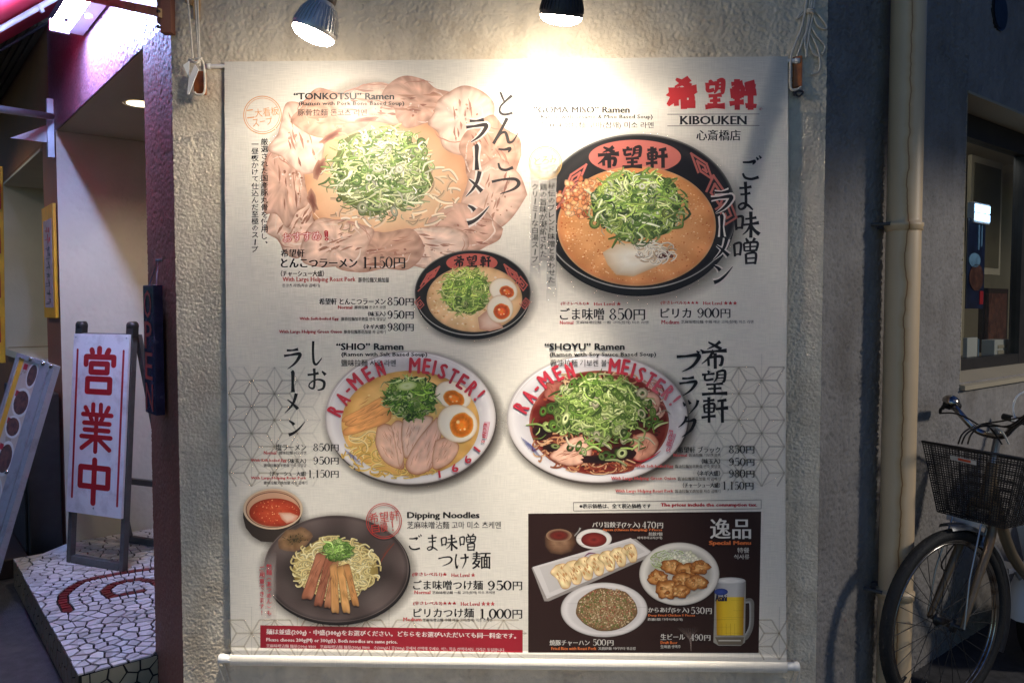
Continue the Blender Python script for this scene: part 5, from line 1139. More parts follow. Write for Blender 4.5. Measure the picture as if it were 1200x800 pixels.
def arcl(L_): return [(c, x, y, a, {'M': 13.5, 'I': 3.4, '!': 3.4, '-': 6}.get(c, 9.4), 3 if c == '-' else 19) for c, x, y, a in L_]
arc(sh_, 4.4e-4, arcl(AR)+[('1', 515, 555, 172, 2.5, 9), ('9', 533, 548, 160, 8, 10), ('9', 548, 538, 145, 8, 10), ('1', 559, 526, 128, 2.5, 10), ('S', 566, 517, 112, 4, 4), ('I', 567, 512, 110, 1.5, 4), ('N', 567.5, 508, 105, 4, 4), ('C', 568, 503, 100, 4, 4), ('E', 568.5, 498, 98, 4, 4)])
q = Ink(4.4e-4)
for k in range(5): q.stroke([(404+k*2.2, 526+k*1.5), (412+k*3, 536+k*2)], [.5, 1.5, .4], ((84, 84, 140),), smooth=False)
for k in range(5): q.stroke([(574-k*1.5, 494), (570-k*1.2, 514-k)], [.8], ((196, 110, 130),), smooth=False)
q.build('bowl_pattern', M['ink'], sh_)
sy = white_bowl('soy_ramen_picture', 'printed picture of dark soy ramen heaped with green onion in a white bowl', 700, 490, 106, 75, 3e-5)
q = Ink(1.2e-4); q.fan(ell(702, 495, 82, 61, 80), [(150, 84, 70), (112, 34, 26), (84, 24, 18), (70, 24, 18), (78, 28, 20)], fr=[1, .96, .85, .5, 0], noise=36, freq=.08)
specks(q, 702, 495, 76, 56, 200, [(132, 48, 30), (52, 16, 14), (160, 78, 50), (40, 14, 12)], .8, 2.8, 3); q.build('soup', M['ink'], sy)
q = Ink(1.5e-4); q.cyc = 50; noodles(q, 660, 525, 36, 24, 60, 2.2, [(196, 140, 100), (150, 84, 54), (214, 170, 130)], 10, 1.2); noodles(q, 702, 545, 44, 10, 40, 2.0, [(190, 120, 80), (140, 60, 40), (206, 160, 120)], 14, 1.2); noodles(q, 700, 446, 60, 10, 40, 2.2, [(206, 170, 130), (180, 130, 96)], 11, 1.2); noodles(q, 762, 470, 18, 26, 36, 2.4, [(196, 150, 130), (150, 70, 60), (216, 180, 160)], 12, 1.2); q.build('noodles', M['ink'], sy, 'stuff')
for j, (pts, bc) in enumerate((([(668, 514), (684, 510), (694, 520), (690, 538), (668, 546), (644, 536), (654, 524)], (206, 160, 136)), ([(742, 510), (760, 506), (772, 518), (764, 534), (746, 540), (738, 526)], (186, 128, 104)), ([(640, 448), (656, 446), (662, 460), (652, 470), (638, 464)], (150, 84, 70)), ([(752, 462), (766, 458), (774, 470), (768, 484), (754, 480)], (186, 140, 122)))):
    q = Ink(2.4e-4+j*1.2e-5); slab(q, pts, bc, (110, 52, 38), n=16, streak=(150, 84, 60), seed=j+40, nz=40); q.build('pork_slice', M['ink'], sy)
q = Ink(2.9e-4); q.cyc = 12
for x, y, a, b_ in ((636, 506, 12, 10), (730, 530, 16, 9), (646, 524, 10, 5), (752, 486, 8, 10), (700, 538, 20, 5)): q.fan(ell(x, y, a, b_, 16, wob=.5, seed=x), [(50, 20, 18), (30, 14, 14), (22, 12, 12)])
q.build('seaweed', M['ink'], sy, 'stuff')
q = Ink(3.1e-4); q.cyc = 80; G5 = [(120, 150, 62), (150, 174, 86), (90, 122, 42), (176, 192, 112), (70, 98, 34), (196, 206, 140)]
onions(q, 704, 478, 50, 34, 420, 12, G5, (44, 56, 24), rings=.38, seed=51, light=4); onions(q, 702, 490, 76, 52, 110, 13, G5+[(206, 196, 160)], rings=.75, seed=52, base=False, light=2); q.build('green_onion', M['ink'], sy, 'stuff')
AS = [('R', 611, 477, -60), ('A', 620, 464, -52), ('-', 629, 455, -45), ('M', 639, 445, -38), ('E', 654, 437, -28), ('N', 668, 434, -18), ('M', 720, 429, 6), ('E', 733, 430, 12), ('I', 742, 434, 16), ('S', 751, 439, 22), ('T', 762, 445, 30), ('E', 772, 452, 36), ('R', 783, 460, 44), ('!', 791, 469, 50)]
arc(sy, 4.6e-4, arcl(AS)+[('S', 783, 527, 112, 5, 5), ('I', 784, 521, 110, 1.5, 5), ('N', 785, 517, 105, 5, 5), ('C', 785.5, 511, 100, 5, 5), ('E', 786, 506, 98, 5, 5)], pale=lambda x: max(0, min(.55, (x-752)/55)))
q = Ink(4.4e-4)
for k in range(6): q.stroke([(611+k*2.0, 512+k*1.5), (620+k*3, 526+k*2)], [.6, 1.8, .4], ((70, 78, 140),), smooth=False)
for k in range(5): q.stroke([(792-k*1.6, 508), (786-k*1.4, 526-k)], [.8], ((196, 110, 130),), smooth=False)
q.stroke([(742, 538), (752, 540), (766, 534), (774, 528)], [.6, 2.2, .5], ((176, 40, 50),)); q.build('bowl_pattern', M['ink'], sy)
# ============ 6 dipping noodles
dn = Ink(3e-5); dn.soft(ell(396, 670, 86, 64, 64), .95, 1.12, (70, 58, 48), .6); dn.soft(ell(320, 606, 36, 32, 40), .9, 1.2, (80, 66, 54), .5); dnr = dn.build('dipping_noodle_picture', M['soft'], label='printed picture of dipping noodles on a dark plate with a small soup cup')
q = Ink(6e-5); q.poly([(285, 600), (285, 606), (288, 618), (296, 628), (306, 634), (322, 635), (338, 631), (348, 620), (354, 602)], (58, 48, 42)); q.fan(ell(320, 596, 35, 24, 50), [(196, 170, 140), (214, 190, 160), (186, 140, 108), (204, 158, 126), (180, 130, 100)], fr=[1, .95, .9, .8, 0]); q.stroke(ell(320, 597, 31.5, 20.5, 50), [.7], ((80, 44, 34),))
q.fan(ell(322, 600, 30, 16.5, 50), [(150, 56, 34), (186, 64, 38), (198, 78, 46), (190, 70, 40)], noise=20, freq=.2); specks(q, 322, 600, 28, 15, 90, [(226, 130, 84), (160, 50, 30), (236, 170, 120)], .4, 1, 6)
q.fan([(326, 600), (340, 600), (350, 604), (346, 610), (336, 613), (330, 608)], [(206, 130, 100), (226, 186, 160), (228, 196, 176)]); q.build('soup_cup', M['ink'], dnr)
q = Ink(9e-5); q.fan(ell(395, 668, 86, 64, 96), [(26, 22, 22), (40, 34, 33), (30, 26, 26)], fr=[1, .95, .9]); q.fan(ell(394, 666, 85, 62.5, 96), [(112, 98, 92), (62, 52, 50), (88, 74, 70), (78, 66, 62), (62, 52, 50), (54, 46, 44)], fr=[1, .98, .93, .75, .5, 0], noise=34, freq=.035)
q.fan(ell(346, 632, 21, 13, 24, -20, wob=.2), [(112, 84, 62), (138, 104, 72), (120, 92, 62), (86, 72, 50)], noise=30, freq=.3); q.stroke([(462, 636), (452, 648), (444, 662)], [.8, 1.8, .4], ((120, 56, 42),)); q.stroke([(458, 636), (448, 650)], [.4, 1, .3], ((110, 52, 40),), smooth=False)
for k in range(70): a, b_ = rnd.gauss(346, 6), rnd.gauss(631, 3.4); q.put(ell(a, b_, .8, .6, 5), [(0, 1, 2, 3, 4)], pick([(58, 50, 32), (110, 90, 50), (44, 40, 28)]))
q.build('plate', M['ink'], dnr)
q = Ink(2.6e-4); q.cyc = 80; q.fan(ell(393, 666, 50, 35, 40, wob=.1), [(150, 128, 70), (190, 166, 100), (196, 172, 106)], noise=30, freq=.3); noodles(q, 393, 666, 53, 38, 420, 2.4, [(228, 212, 152), (214, 194, 130), (238, 226, 176), (222, 200, 136)], 15, .9); q.build('noodles', M['ink'], dnr, 'stuff')
for j, (x0, y0, x1, y1, w_, c) in enumerate(((377, 648, 360, 700, 13, (166, 104, 76)), (387, 650, 373, 708, 10, (150, 90, 66)), (393, 658, 384, 710, 8, (176, 118, 84)), (391, 662, 393, 716, 9, (196, 142, 86)), (399, 664, 406, 716, 9, (206, 152, 92)), (406, 662, 417, 708, 8, (186, 130, 76)))):
    q = Ink(4e-4+j*1.1e-5); q.cyc = 12; slab(q, [(x0-w_/2, y0), (x0, y0-2), (x0+w_/2, y0), ((x0+x1)/2+w_/2, (y0+y1)/2), (x1+w_/2, y1), (x1, y1+1), (x1-w_/2, y1-1), ((x0+x1)/2-w_/2, (y0+y1)/2)], c, tuple(v*.62 for v in c), n=12, streak=tuple(v*.76 for v in c), seed=j+60, nz=26); q.build('pork_strip' if j < 3 else 'bamboo_shoot', M['ink'], dnr)
q = Ink(4.9e-4); q.cyc = 50; onions(q, 396, 644, 17, 12, 110, 7, [(140, 180, 80), (110, 156, 56), (180, 206, 120), (90, 130, 46)], (70, 96, 40), rings=.4, seed=61, light=6); q.build('green_onion', M['ink'], dnr, 'stuff')
# ============ 7 black panel
q = Ink(2e-5); n_ = 8; PTS = [(619, 601.5), (892, 599), (889, 764.5), (619, 764)]
g_ = [((1-a)*((1-b_)*PTS[0][0]+b_*PTS[3][0])+a*((1-b_)*PTS[1][0]+b_*PTS[2][0]), (1-a)*((1-b_)*PTS[0][1]+b_*PTS[3][1])+a*((1-b_)*PTS[1][1]+b_*PTS[2][1])) for b_ in [i/n_ for i in range(n_+1)] for a in [i/n_ for i in range(n_+1)]]
q.put(g_, [(j*(n_+1)+i, j*(n_+1)+i+1, (j+1)*(n_+1)+i+1, (j+1)*(n_+1)+i) for j in range(n_) for i in range(n_)], (44, 24, 21))
pnl = q.build('special_menu_panel', M['ink'], label='dark brown printed panel with dumplings, fried rice, fried chicken and a beer mug')
q = Ink(3e-5); rr_ = random.Random(4)
for k in range(90): x = rr_.uniform(622, 860); y = rr_.uniform(606, 760); q.stroke([(x, y), (min(887, x+rr_.uniform(10, 50)), y+rr_.uniform(-.5, .5))], [.1, .8, .1], ((58+rr_.uniform(-8, 8), 32, 27),), smooth=False)
q.build('wood_grain', M['ink'], pnl, 'stuff')
q = Ink(4e-5); q.stroke([(670, 631), (678, 622), (680, 618)], [1.6, 1.2, 2.6], ((150, 146, 140),)); q.fan([(638, 628), (639, 640), (645, 648), (658, 650), (670, 646), (676, 636), (672, 624), (656, 618), (644, 621)], [(56, 36, 26), (110, 78, 56), (140, 106, 80), (118, 84, 62)], noise=20, freq=.3); q.fan(ell(655, 627, 15, 7.5, 30), [(150, 120, 94), (92, 40, 30), (110, 34, 26), (84, 26, 22)]); q.build('sauce_pot', M['ink'], pnl)
q = Ink(6e-5); q.fan(ell(696, 631, 21, 12, 40), [(150, 144, 136), (214, 208, 200), (222, 216, 208), (206, 200, 190)], fr=[1, .94, .8, .6]); q.fan(ell(696, 632, 15, 8.5, 40), [(90, 26, 22), (112, 34, 28), (134, 46, 38), (84, 22, 20)]); q.build('sauce_dish', M['ink'], pnl)
q = Ink(8e-5); q.poly([(623, 665), (739, 631), (745, 631), (766, 648), (764, 651), (643, 704), (638, 704)], (150, 142, 136)); q.poly([(624, 664), (739, 630), (764, 647), (641, 701)], (206, 200, 196)); q.poly([(632, 664), (738, 634), (756, 646), (644, 694)], (192, 186, 182)); q.stroke([(684, 653), (690, 648), (698, 648)], [.5, 2, .5], ((110, 50, 90),)); q.build('dumpling_plate', M['ink'], pnl)
for j in range(7):
    f_ = j/6; x, y = 658+f_*80, 675-f_*27; q = Ink(1.1e-4+j*1.4e-5); w_ = 11-f_*2.5; h_ = 15-f_*4
    slab(q, [(x-w_*.6, y-h_*.9), (x+w_*.4, y-h_), (x+w_, y-h_*.2), (x+w_*.9, y+h_*.8), (x+w_*.1, y+h_*.95), (x-w_*.5, y+h_*.2), (x-w_*1.2, y-h_*.3)], (222, 196, 146), (178, 126, 74), n=8, streak=(196, 140, 84), seed=j+80, nz=60, lw=2.0); q.stroke([(x-w_*.4, y-h_*.5), (x+w_*.5, y+h_*.2)], [.3, 2.4, .3], ((144, 78, 32),), smooth=False); q.build('dumpling', M['ink'], pnl)
q = Ink(8.2e-5); q.fan(ell(708, 714, 51, 32, 70), [(140, 134, 128), (206, 200, 196), (222, 216, 212), (206, 200, 196), (200, 194, 190)], fr=[1, .96, .88, .8, 0]); q.stroke([(683, 699), (690, 695), (698, 693)], [.5, 2, .5], ((110, 50, 90),)); q.build('rice_plate', M['ink'], pnl)
q = Ink(1.1e-4); q.cyc = 90; q.fan(ell(711, 714, 36, 25, 40, wob=.08), [(110, 84, 56), (150, 122, 84), (170, 142, 100), (166, 136, 96)], noise=30, freq=.4); crumbs(q, 711, 713, 34, 24, 1300, 1.9, [(196, 166, 124), (166, 132, 90), (214, 190, 150), (140, 104, 66), (120, 128, 66), (180, 110, 84)], 8, .7); q.build('fried_rice', M['ink'], pnl, 'stuff')
q = Ink(2.6e-4); q.fan(ell(796, 672, 47, 37, 70), [(140, 132, 124), (206, 200, 190), (222, 216, 206), (200, 194, 184), (176, 170, 158), (196, 190, 178)], fr=[1, .96, .88, .8, .74, 0]); q.build('chicken_bowl', M['ink'], pnl)
q = Ink(2.9e-4); q.cyc = 60; noodles(q, 786, 656, 24, 12, 90, 1.4, [(206, 214, 176), (226, 226, 206), (176, 190, 130)], 16, .8); crumbs(q, 806, 654, 16, 7, 30, 6, [(226, 222, 200), (212, 210, 180)], 9, .8); q.build('shredded_cabbage', M['ink'], pnl, 'stuff')
for j, (x, y, a, b_) in enumerate(((770, 676, 12, 9), (788, 664, 13, 9), (806, 668, 14, 9), (820, 664, 12, 8), (782, 690, 14, 11), (800, 680, 13, 10), (816, 682, 14, 9), (798, 692, 11, 8))):
    q = Ink(3.8e-4+j*1e-5); q.cyc = 8; q.fan(ell(x, y, a, b_, 22, wob=.35, seed=j*2.3, wf=2.5), [(120, 66, 26), (176, 112, 54), (206, 148, 86), (214, 164, 104), (196, 134, 72)], noise=56, freq=.35, seed=j); crumbs(q, x, y, a*.7, b_*.7, 12, 4, [(226, 178, 116), (170, 104, 48), (206, 150, 90)], j, .75); q.build('fried_chicken', M['ink'], pnl)
q = Ink(5e-5); q.soft(ell(856, 716, 24, 42, 40), .7, 1.1, (90, 80, 70), .16); q.build('mug_glow', M['soft'], pnl)
q = Ink(7e-5)
q.stroke([(873, 704), (880, 704), (881, 716), (880, 734), (874, 746), (868, 748)], [5, 6, 5.4, 5.4, 6, 4], ((176, 176, 172), (120, 116, 108)), n=5)
q.poly([(838, 682), (874, 682), (873, 752), (868, 756), (842, 756), (836, 752)], (150, 146, 136)); q.poly([(839, 699), (872, 699), (871, 744), (840, 744)], (214, 170, 22))
q.put([(839, 699), (848, 699), (862, 699), (872, 699), (840, 744), (848, 744), (862, 744), (871, 744)], [(0, 1, 5, 4), (1, 2, 6, 5), (2, 3, 7, 6)], [(176, 128, 10), (226, 186, 40), (236, 200, 60), (166, 118, 12)]*2)
q.put([(838, 680), (848, 680), (864, 680), (874, 680), (839, 699), (848, 699), (862, 699), (872, 699)], [(0, 1, 5, 4), (1, 2, 6, 5), (2, 3, 7, 6)], [(120, 118, 118), (176, 174, 172), (190, 188, 184), (132, 128, 126)]*2)
q.fan(ell(856, 680, 17.5, 4, 30), [(176, 174, 170), (226, 222, 216), (214, 210, 204)])
for x in (846, 851, 856, 861): q.stroke([(x, 730), (x, 745)], [.4, 1.2, .4], ((190, 140, 20),), smooth=False)
q.poly([(838, 746), (872, 746), (870, 755), (842, 755)], (110, 100, 84)); q.stroke([(842, 750), (868, 750)], [1.5], ((196, 190, 176),), smooth=False)
q.fan(ell(845, 693, 8, 4, 20), [(40, 56, 120), (60, 80, 150)]); q.build('beer_mug', M['ink'], pnl)
q = Ink(1.5e-4); q.text('Asahi', 838, 696, 852, 704, (24, 30, 60), .5, .02); q.build('mug_lettering', M['ink'], pnl)
q = Ink(5e-5)
for k in range(9): q.stroke([(810, 762), (809+(k-4)*.4, 748), (806+(k-4)*3.0, 735)], [.9, .9, .3], ((150+8*(k % 3), 140, 130, .4),), n=3)
q.build('sparkle_print', M['soft'], pnl)
# ============ red strip
q = Ink(2.5e-5); A_, B_, C_, D_ = (305, 732), (612.5, 737.5), (612.5, 764), (305, 758.5); n_ = 12
q.put([(A_[0]+(B_[0]-A_[0])*i/n_, A_[1]+(B_[1]-A_[1])*i/n_) for i in range(n_+1)]+[(D_[0]+(C_[0]-D_[0])*i/n_, D_[1]+(C_[1]-D_[1])*i/n_) for i in range(n_+1)], [(i, i+1, i+n_+2, i+n_+1) for i in range(n_)], (158, 28, 44)); strip = q.build('red_notice_strip', M['ink'], label='red printed strip with white noodle portion notice')

# ---- lettering
T_, K_W = 3.5, 15
D = {'0': [([(30, 3), (53, 28), (53, 72), (30, 97), (7, 72), (7, 28), (30, 3)], (4, 15, 15, 4, 15, 15, 4))],
'1': [([(33, 4), (33, 96)], (16, 16)), ([(15, 18), (32, 5)], (3, 7)), ([(15, 97), (51, 97)], (4, 4))],
'3': [([(10, 18), (28, 3), (48, 22), (24, 46)], (11, 4, 13, 4)), ([(24, 46), (53, 70), (30, 97), (7, 82)], (4, 16, 4, 11))],
'4': [([(40, 3), (40, 97)], (15, 15)), ([(40, 3), (5, 68)], (4, 4)), ([(3, 70), (58, 70)], (5, 5)), ([(26, 97), (54, 97)], (4, 4))],
'5': [([(14, 8), (52, 8)], (12, 10)), ([(14, 8), (12, 48)], (4, 4)), ([(12, 48), (34, 38), (54, 60), (48, 86), (26, 97), (8, 84)], (3, 5, 16, 13, 4, 11))],
'7': [([(6, 9), (56, 8)], (13, 11)), ([(56, 10), (34, 50), (24, 97)], (4, 10, 16))],
'8': [([(30, 3), (48, 24), (30, 46), (12, 24), (30, 3)], (4, 12, 4, 12, 4)), ([(30, 46), (54, 72), (30, 97), (6, 72), (30, 46)], (4, 14, 4, 14, 4))],
'9': [([(30, 3), (50, 32), (30, 60), (7, 32), (30, 3)], (4, 13, 4, 14, 4)), ([(52, 30), (50, 66), (26, 97), (9, 84)], (14, 13, 4, 10))],
',': [([(26, 88), (30, 98), (18, 114)], (12, 10, 2))]}
def digits(q, t_, x0, y0, x1, y1, col):
    wd = [.42 if c == ',' else 1 for c in t_]; u = (x1-x0)/sum(wd); x = x0
    for c, w_ in zip(t_, wd):
        cw = u*.90
        for pts, ws in D[c]:
            q.stroke([(x+cw*px_/60 if c != ',' else x+cw*(px_-14)/60, y0+(y1-y0)*py_/100) for px_, py_ in pts], [k_*cw/60*1.08 for k_ in ws], (col,), n=4)
        x += u*w_
TZ = 5e-5
def line(name, items, z=TZ, par=None, label=None):
    q = Ink(z)
    for it in items:
        if it[0][0] == '#' or it[0] in ('470', '500', '530', '490'): digits(q, it[0].strip('#'), *it[1:6]); continue
        q.text(*it[:6], **(it[6] if len(it) > 6 else {}))
    return q.build(name, M['ink'], par, 'stuff', label)
H = dict(off=.022, res=2)
def heading(t_, s_, c_, a, b_, d, z=TZ):
    line('heading_lettering', [(t_, *a, BLK, dict(off=.028, bx=.5, res=2)), (s_, *b_, BLK, dict(off=.012, bx=.35)), (c_, *d, (34, 28, 26))], z)
heading('“TONKOTSU” Ramen', '(Ramen with Pork Bone Based Soup)', '豚骨拉麵 돈코츠 라멘', (344, 109, 462, 117), (350, 119, 474, 125), (349, 128, 430, 136), 2.2e-4)
heading('“GOMA MISO” Ramen', '(Ramen with Sesame & Miso Based Soup)', '芝麻味噌拉麵 고마(참깨) 미소 라멘', (625, 125, 738, 132.5), (631, 134.5, 765, 140.5), (633, 143, 766, 151.5))
heading('“SHIO” Ramen', '(Ramen with Salt Based Soup)', '鹽味拉麵 시오 라멘', (394, 402, 473, 410), (400, 412.5, 501, 418.7), (400, 421, 464, 429), 4.8e-4)
heading('“SHOYU” Ramen', '(Ramen with Soy Sauce Based Soup)', '醬油拉麵 기보켄 블랙', (638, 402, 732, 410), (644, 412.5, 769, 418.7), (645, 421, 718, 429), 4.9e-4)
line('heading_lettering', [('Dipping Noodles', 477, 599.5, 562, 609, BLK, dict(off=.03, bx=.6, res=2)), ('芝麻味噌沾麵 고마 미소 츠케멘', 477, 610.5, 587, 619, (34, 28, 26))])
SR = (188, 78, 78); SK_ = (60, 50, 44)
def price(rows, z=TZ):
    for r_ in rows: line('price_lettering', r_, z)
PK = dict(bx=1.3, res=2, off=-.004); JK = dict(bx=.25, res=2); SS = dict(bx=.4)
def pr(t_, x0, y0, x1, y1): # digits then yen sign
    k = x1-(y1-y0)*.98; return [('#'+t_, x0, y0, k-.8, y1, BLK), ('円', k, y0+1.5, x1, y1, BLK, dict(bx=.4))]
price([[('とんこつラーメン', 329, 303, 419, 313.5, BLK, dict(bx=.8, res=2, off=.006))]+pr('1,150', 424, 300.5, 475, 314.5)+[('希望軒', 329, 292, 357, 301, BLK, JK)],
       [('（チャーシュー大盛）', 329, 317, 380, 324, (64, 50, 44), SS), ('With Large Helping Roast Pork', 331, 324.5, 417, 331.5, (206, 104, 98), SS), ('豚骨拉麵叉燒加量', 420, 325, 456, 331, SK_), ('돈코츠 라멘(차슈 곱배기)', 331, 332.5, 375, 337, SK_)],
       [('希望軒 とんこつラーメン', 374, 349.5, 452, 357, BLK, JK)]+pr('850', 454, 348, 485, 358)+[('Normal', 396, 358, 413, 362, SR, SS), ('豚骨拉麵 돈코츠 라멘', 415.5, 358, 452, 362, SK_)],
       [('（味玉入）', 431, 365, 452, 370.5, BLK, SS)]+pr('950', 454, 363.5, 485, 373.5)+[('With Soft-boiled Egg', 351, 371.5, 397, 376, SR, SS), ('豚骨拉麵加半熟蛋 반숙 맛달걀', 400, 371.5, 452, 376, SK_)],
       [('（ネギ大盛）', 426, 380, 452, 385.5, BLK, SS)]+pr('980', 454, 378, 485, 388)+[('With Large Helping Green Onion', 327, 386.5, 401, 391.5, SR, SS), ('豚骨拉麵蔥花加量 파 곱배기', 403, 386.5, 452, 391, SK_)]], 2.2e-4)
price([[('ごま味噌', 656, 361, 708, 375, BLK, dict(bx=.5, res=2))]+pr('850', 714, 361, 756, 375)+[('(辛さレベル1)★', 657, 353.5, 691, 358, RED, SS), ('Hot Level ★', 696, 353.5, 728, 358, RED, SS), ('Normal', 656, 375.8, 672, 380, SR, SS), ('芝麻味噌拉麵 一般 고마(참깨) 미소 라멘', 675, 375.8, 760, 380, SK_)],
       [('ピリカ', 774, 361, 810, 372.5, BLK, dict(bx=.5, res=2))]+pr('900', 817, 360.5, 856, 372.5)+[('(辛さレベル3)★★★', 774, 352.5, 819, 357.2, RED, SS), ('Hot Level ★★★', 824, 352.5, 864, 357.2, RED, SS), ('Medium', 775, 375, 796, 379.6, SR, SS), ('芝麻味噌拉麵 中辣 매운 고마(참깨) 미소 라멘', 798, 375, 883, 379.6, SK_)],
       [('塩ラーメン', 323, 520, 359, 527.5, BLK, JK)]+pr('850', 367, 519, 397, 528.5)+[('Normal', 309, 528, 324, 532.3, SR, SS), ('鹽味拉麵 시오라멘', 327, 528.2, 359, 532.3, SK_)],
       [('（味玉入）', 337, 537, 359, 542.6, BLK, SS)]+pr('950', 367, 534.5, 397, 544)+[('With Soft-boiled Egg', 294, 537.2, 336, 541.8, SR, SS), ('鹽味拉麵加半熟蛋 반숙 맛달걀', 309, 543, 359, 547, SK_)],
       [('（チャーシュー大盛）', 316, 552, 359, 557.5, BLK, SS)]+pr('1,150', 360.5, 550, 397, 559.5)+[('With Large Helping Roast Pork', 294, 558, 359, 562.3, SR, SS), ('鹽味拉麵叉燒加量 차슈 곱배기', 309, 563.4, 360, 567.3, SK_)]])
price([[('希望軒 ブラック', 794, 523, 844, 530.3, BLK, JK)]+pr('850', 854, 521, 884, 531)+[('Normal', 789, 531, 805, 534.8, SR, SS), ('醬油拉麵 기보켄 블랙', 807, 531, 844, 534.8, SK_)],
       [('（味玉入）', 822, 537, 844, 543.3, BLK, SS)]+pr('950', 854, 536, 884, 545.5)+[('With Soft-boiled Egg', 745, 544, 789, 548.4, SR, SS), ('醬油拉麵加半熟蛋 반숙 맛달걀', 791, 544, 844, 548.2, SK_)],
       [('（ネギ大盛）', 817, 551, 844, 557.3, BLK, SS)]+pr('980', 854, 549.5, 884, 559.3)+[('With Large Helping Green Onion', 716, 558, 792, 563, SR, SS), ('醬油拉麵蔥花加量 파 곱배기', 794, 558.5, 844, 562.8, SK_)],
       [('（チャーシュー大盛）', 800, 565, 844, 571, BLK, SS)]+pr('1,150', 846, 563.5, 883, 573.5)+[('With Large Helping Roast Pork', 721, 573, 789, 577.6, SR, SS), ('醬油拉麵叉燒加量 차슈 곱배기', 791, 573, 844, 577.2, SK_)]], 4.9e-4)
price([[('ごま味噌つけ麺', 484, 679.5, 566, 690.5, BLK, dict(bx=.4, res=2))]+pr('950', 571.5, 679.5, 612, 691)+[('(辛さレベル1)★', 483, 670, 524, 675.3, RED, SS), ('Hot Level ★', 529, 670.5, 557, 675.5, SR, SS), ('Normal', 485.5, 691.5, 504.5, 695.5, SR, SS), ('芝麻味噌沾麵 一般 고마(참깨) 미소 츠케멘', 506.5, 692, 580, 696, SK_)],
       [('ピリカつけ麺', 484.5, 712, 555.5, 723, BLK, dict(bx=.4, res=2))]+pr('1,000', 561, 712.5, 612, 724.3)+[('(辛さレベル3)★★★', 484, 704, 535, 709, RED, SS), ('Hot Level ★★★', 540, 704, 580, 709.3, SR, SS), ('Medium', 472.5, 722.8, 494, 727.4, SR, SS), ('芝麻味噌沾麵 中辣 매운 고마(참깨) 미소 츠케멘', 495.5, 724, 577, 728.4, SK_)]])
line('note_lettering', [('※表示価格は、全て税込価格です', 679, 589.8, 763, 595.3, BLK, SS), ('The prices include the consumption tax.', 774, 589, 887.5, 594.3, RED, dict(bx=.5, off=.015))])
q = Ink(TZ)
for a, b_ in (((672, 588.3), (892, 585.3)), ((892, 585.3), (892, 595.7)), ((892, 595.7), (672, 598.2)), ((672, 598.2), (672, 588.3))): q.stroke([a, b_], [.7], ((110, 100, 92),), smooth=False)
q.build('note_border', M['ink'])
# red strip text (it runs slightly downhill with the strip)
def sline(parts_, z, par):
    q = Ink(z)
    for t_, x0, y0, x1, y1, c, kw in parts_:
        n0 = len(q.v); q.text(t_, x0, y0, x1, y1, c, **kw)
        for i in range(n0, len(q.v)):
            vx, vy, vz = q.v[i]; q.v[i] = (vx, vy-(vx-P(305, 740)[0])*.0179, vz)
    return q.build('notice_lettering', M['ink'], par, 'stuff')
WT = (232, 214, 206)
sline([('麺は並盛(200g)・中盛(300g)をお選びください。どちらをお選びいただいても同一料金です。', 312, 736, 605, 743.6, WT, dict(bx=.5, res=1, off=.01))], 5e-5, strip)
sline([('Please choose 200g(M) or 300g(L). Both noodles are same price.', 312, 746.5, 466, 752, WT, dict(bx=.4))], 5e-5, strip)
sline([('芝麻味噌沾麵 麵量(200g) ¥800　芝麻味噌沾麵 麵量(300g) ¥800　소(200g)나 중(300g) 중에서 선택해 주세요. 어느 쪽을 선택하셔도 가격은 동일합니다.', 312, 753.8, 592, 758.6, (220, 180, 176), dict(bx=.2))], 5e-5, strip)
WP = (206, 200, 190)
for r_ in ([('パリ旨餃子(7ヶ入)', 694, 611, 750, 618.5, WP, JK), ('470', 752.5, 610.5, 769, 618.5, WP, PK), ('円', 770, 612, 777, 618.5, WP, SS), ('Gyoza (Chinese Dumpling) 7 Pieces', 706, 618.8, 776, 622.4, ORG, SS), ('煎餃7個', 760, 623, 776, 627.3, WP), ('바삭추마교자(7개)', 747, 628, 776, 631.8, WP)],
           [('Special Menu', 830.5, 633, 880, 639.3, ORG, dict(bx=.6, off=.02, res=2)), ('特餐', 864, 641, 878, 647.3, WP), ('식사류', 860, 649, 878, 654.7, WP)],
           [('焼豚チャーハン', 644, 749, 691, 755.7, WP, JK), ('500', 694.5, 748, 710.5, 755.7, WP, PK), ('円', 711.5, 749.5, 719, 755.7, WP, SS), ('Fried Rice with Roast Pork', 646, 757.2, 699, 760.8, ORG, SS), ('叉燒炒飯 야키부타 볶음밥', 701, 757.2, 745, 760.8, WP)],
           [('からあげ(5ヶ入)', 759.5, 711, 807.5, 718, WP, JK), ('530', 809.5, 710.5, 826, 718.7, WP, PK), ('円', 827, 712, 834, 718.7, WP, SS), ('Deep Fried Chicken 5 Pieces', 759.5, 718.9, 814.5, 722.3, ORG, SS), ('炸雞5個 가라아게(5개)', 759, 723.4, 800, 727.2, WP)],
           [('生ビール', 774, 742, 802.5, 749, WP, JK), ('490', 809, 742, 824, 750, WP, PK), ('円', 825, 743.5, 832.5, 750, WP, SS), ('Draft Beer', 774, 750.4, 794, 753.8, ORG, SS), ('生啤酒 생맥주', 774, 755, 797.5, 759, WP)]): line('price_lettering', r_, 4.8e-4, pnl)
q = Ink(4.8e-4); q.text('逸品', 832, 607, 880, 631, (222, 216, 206), .9, 0.0, 2); q.build('title_lettering', M['ink'], pnl)

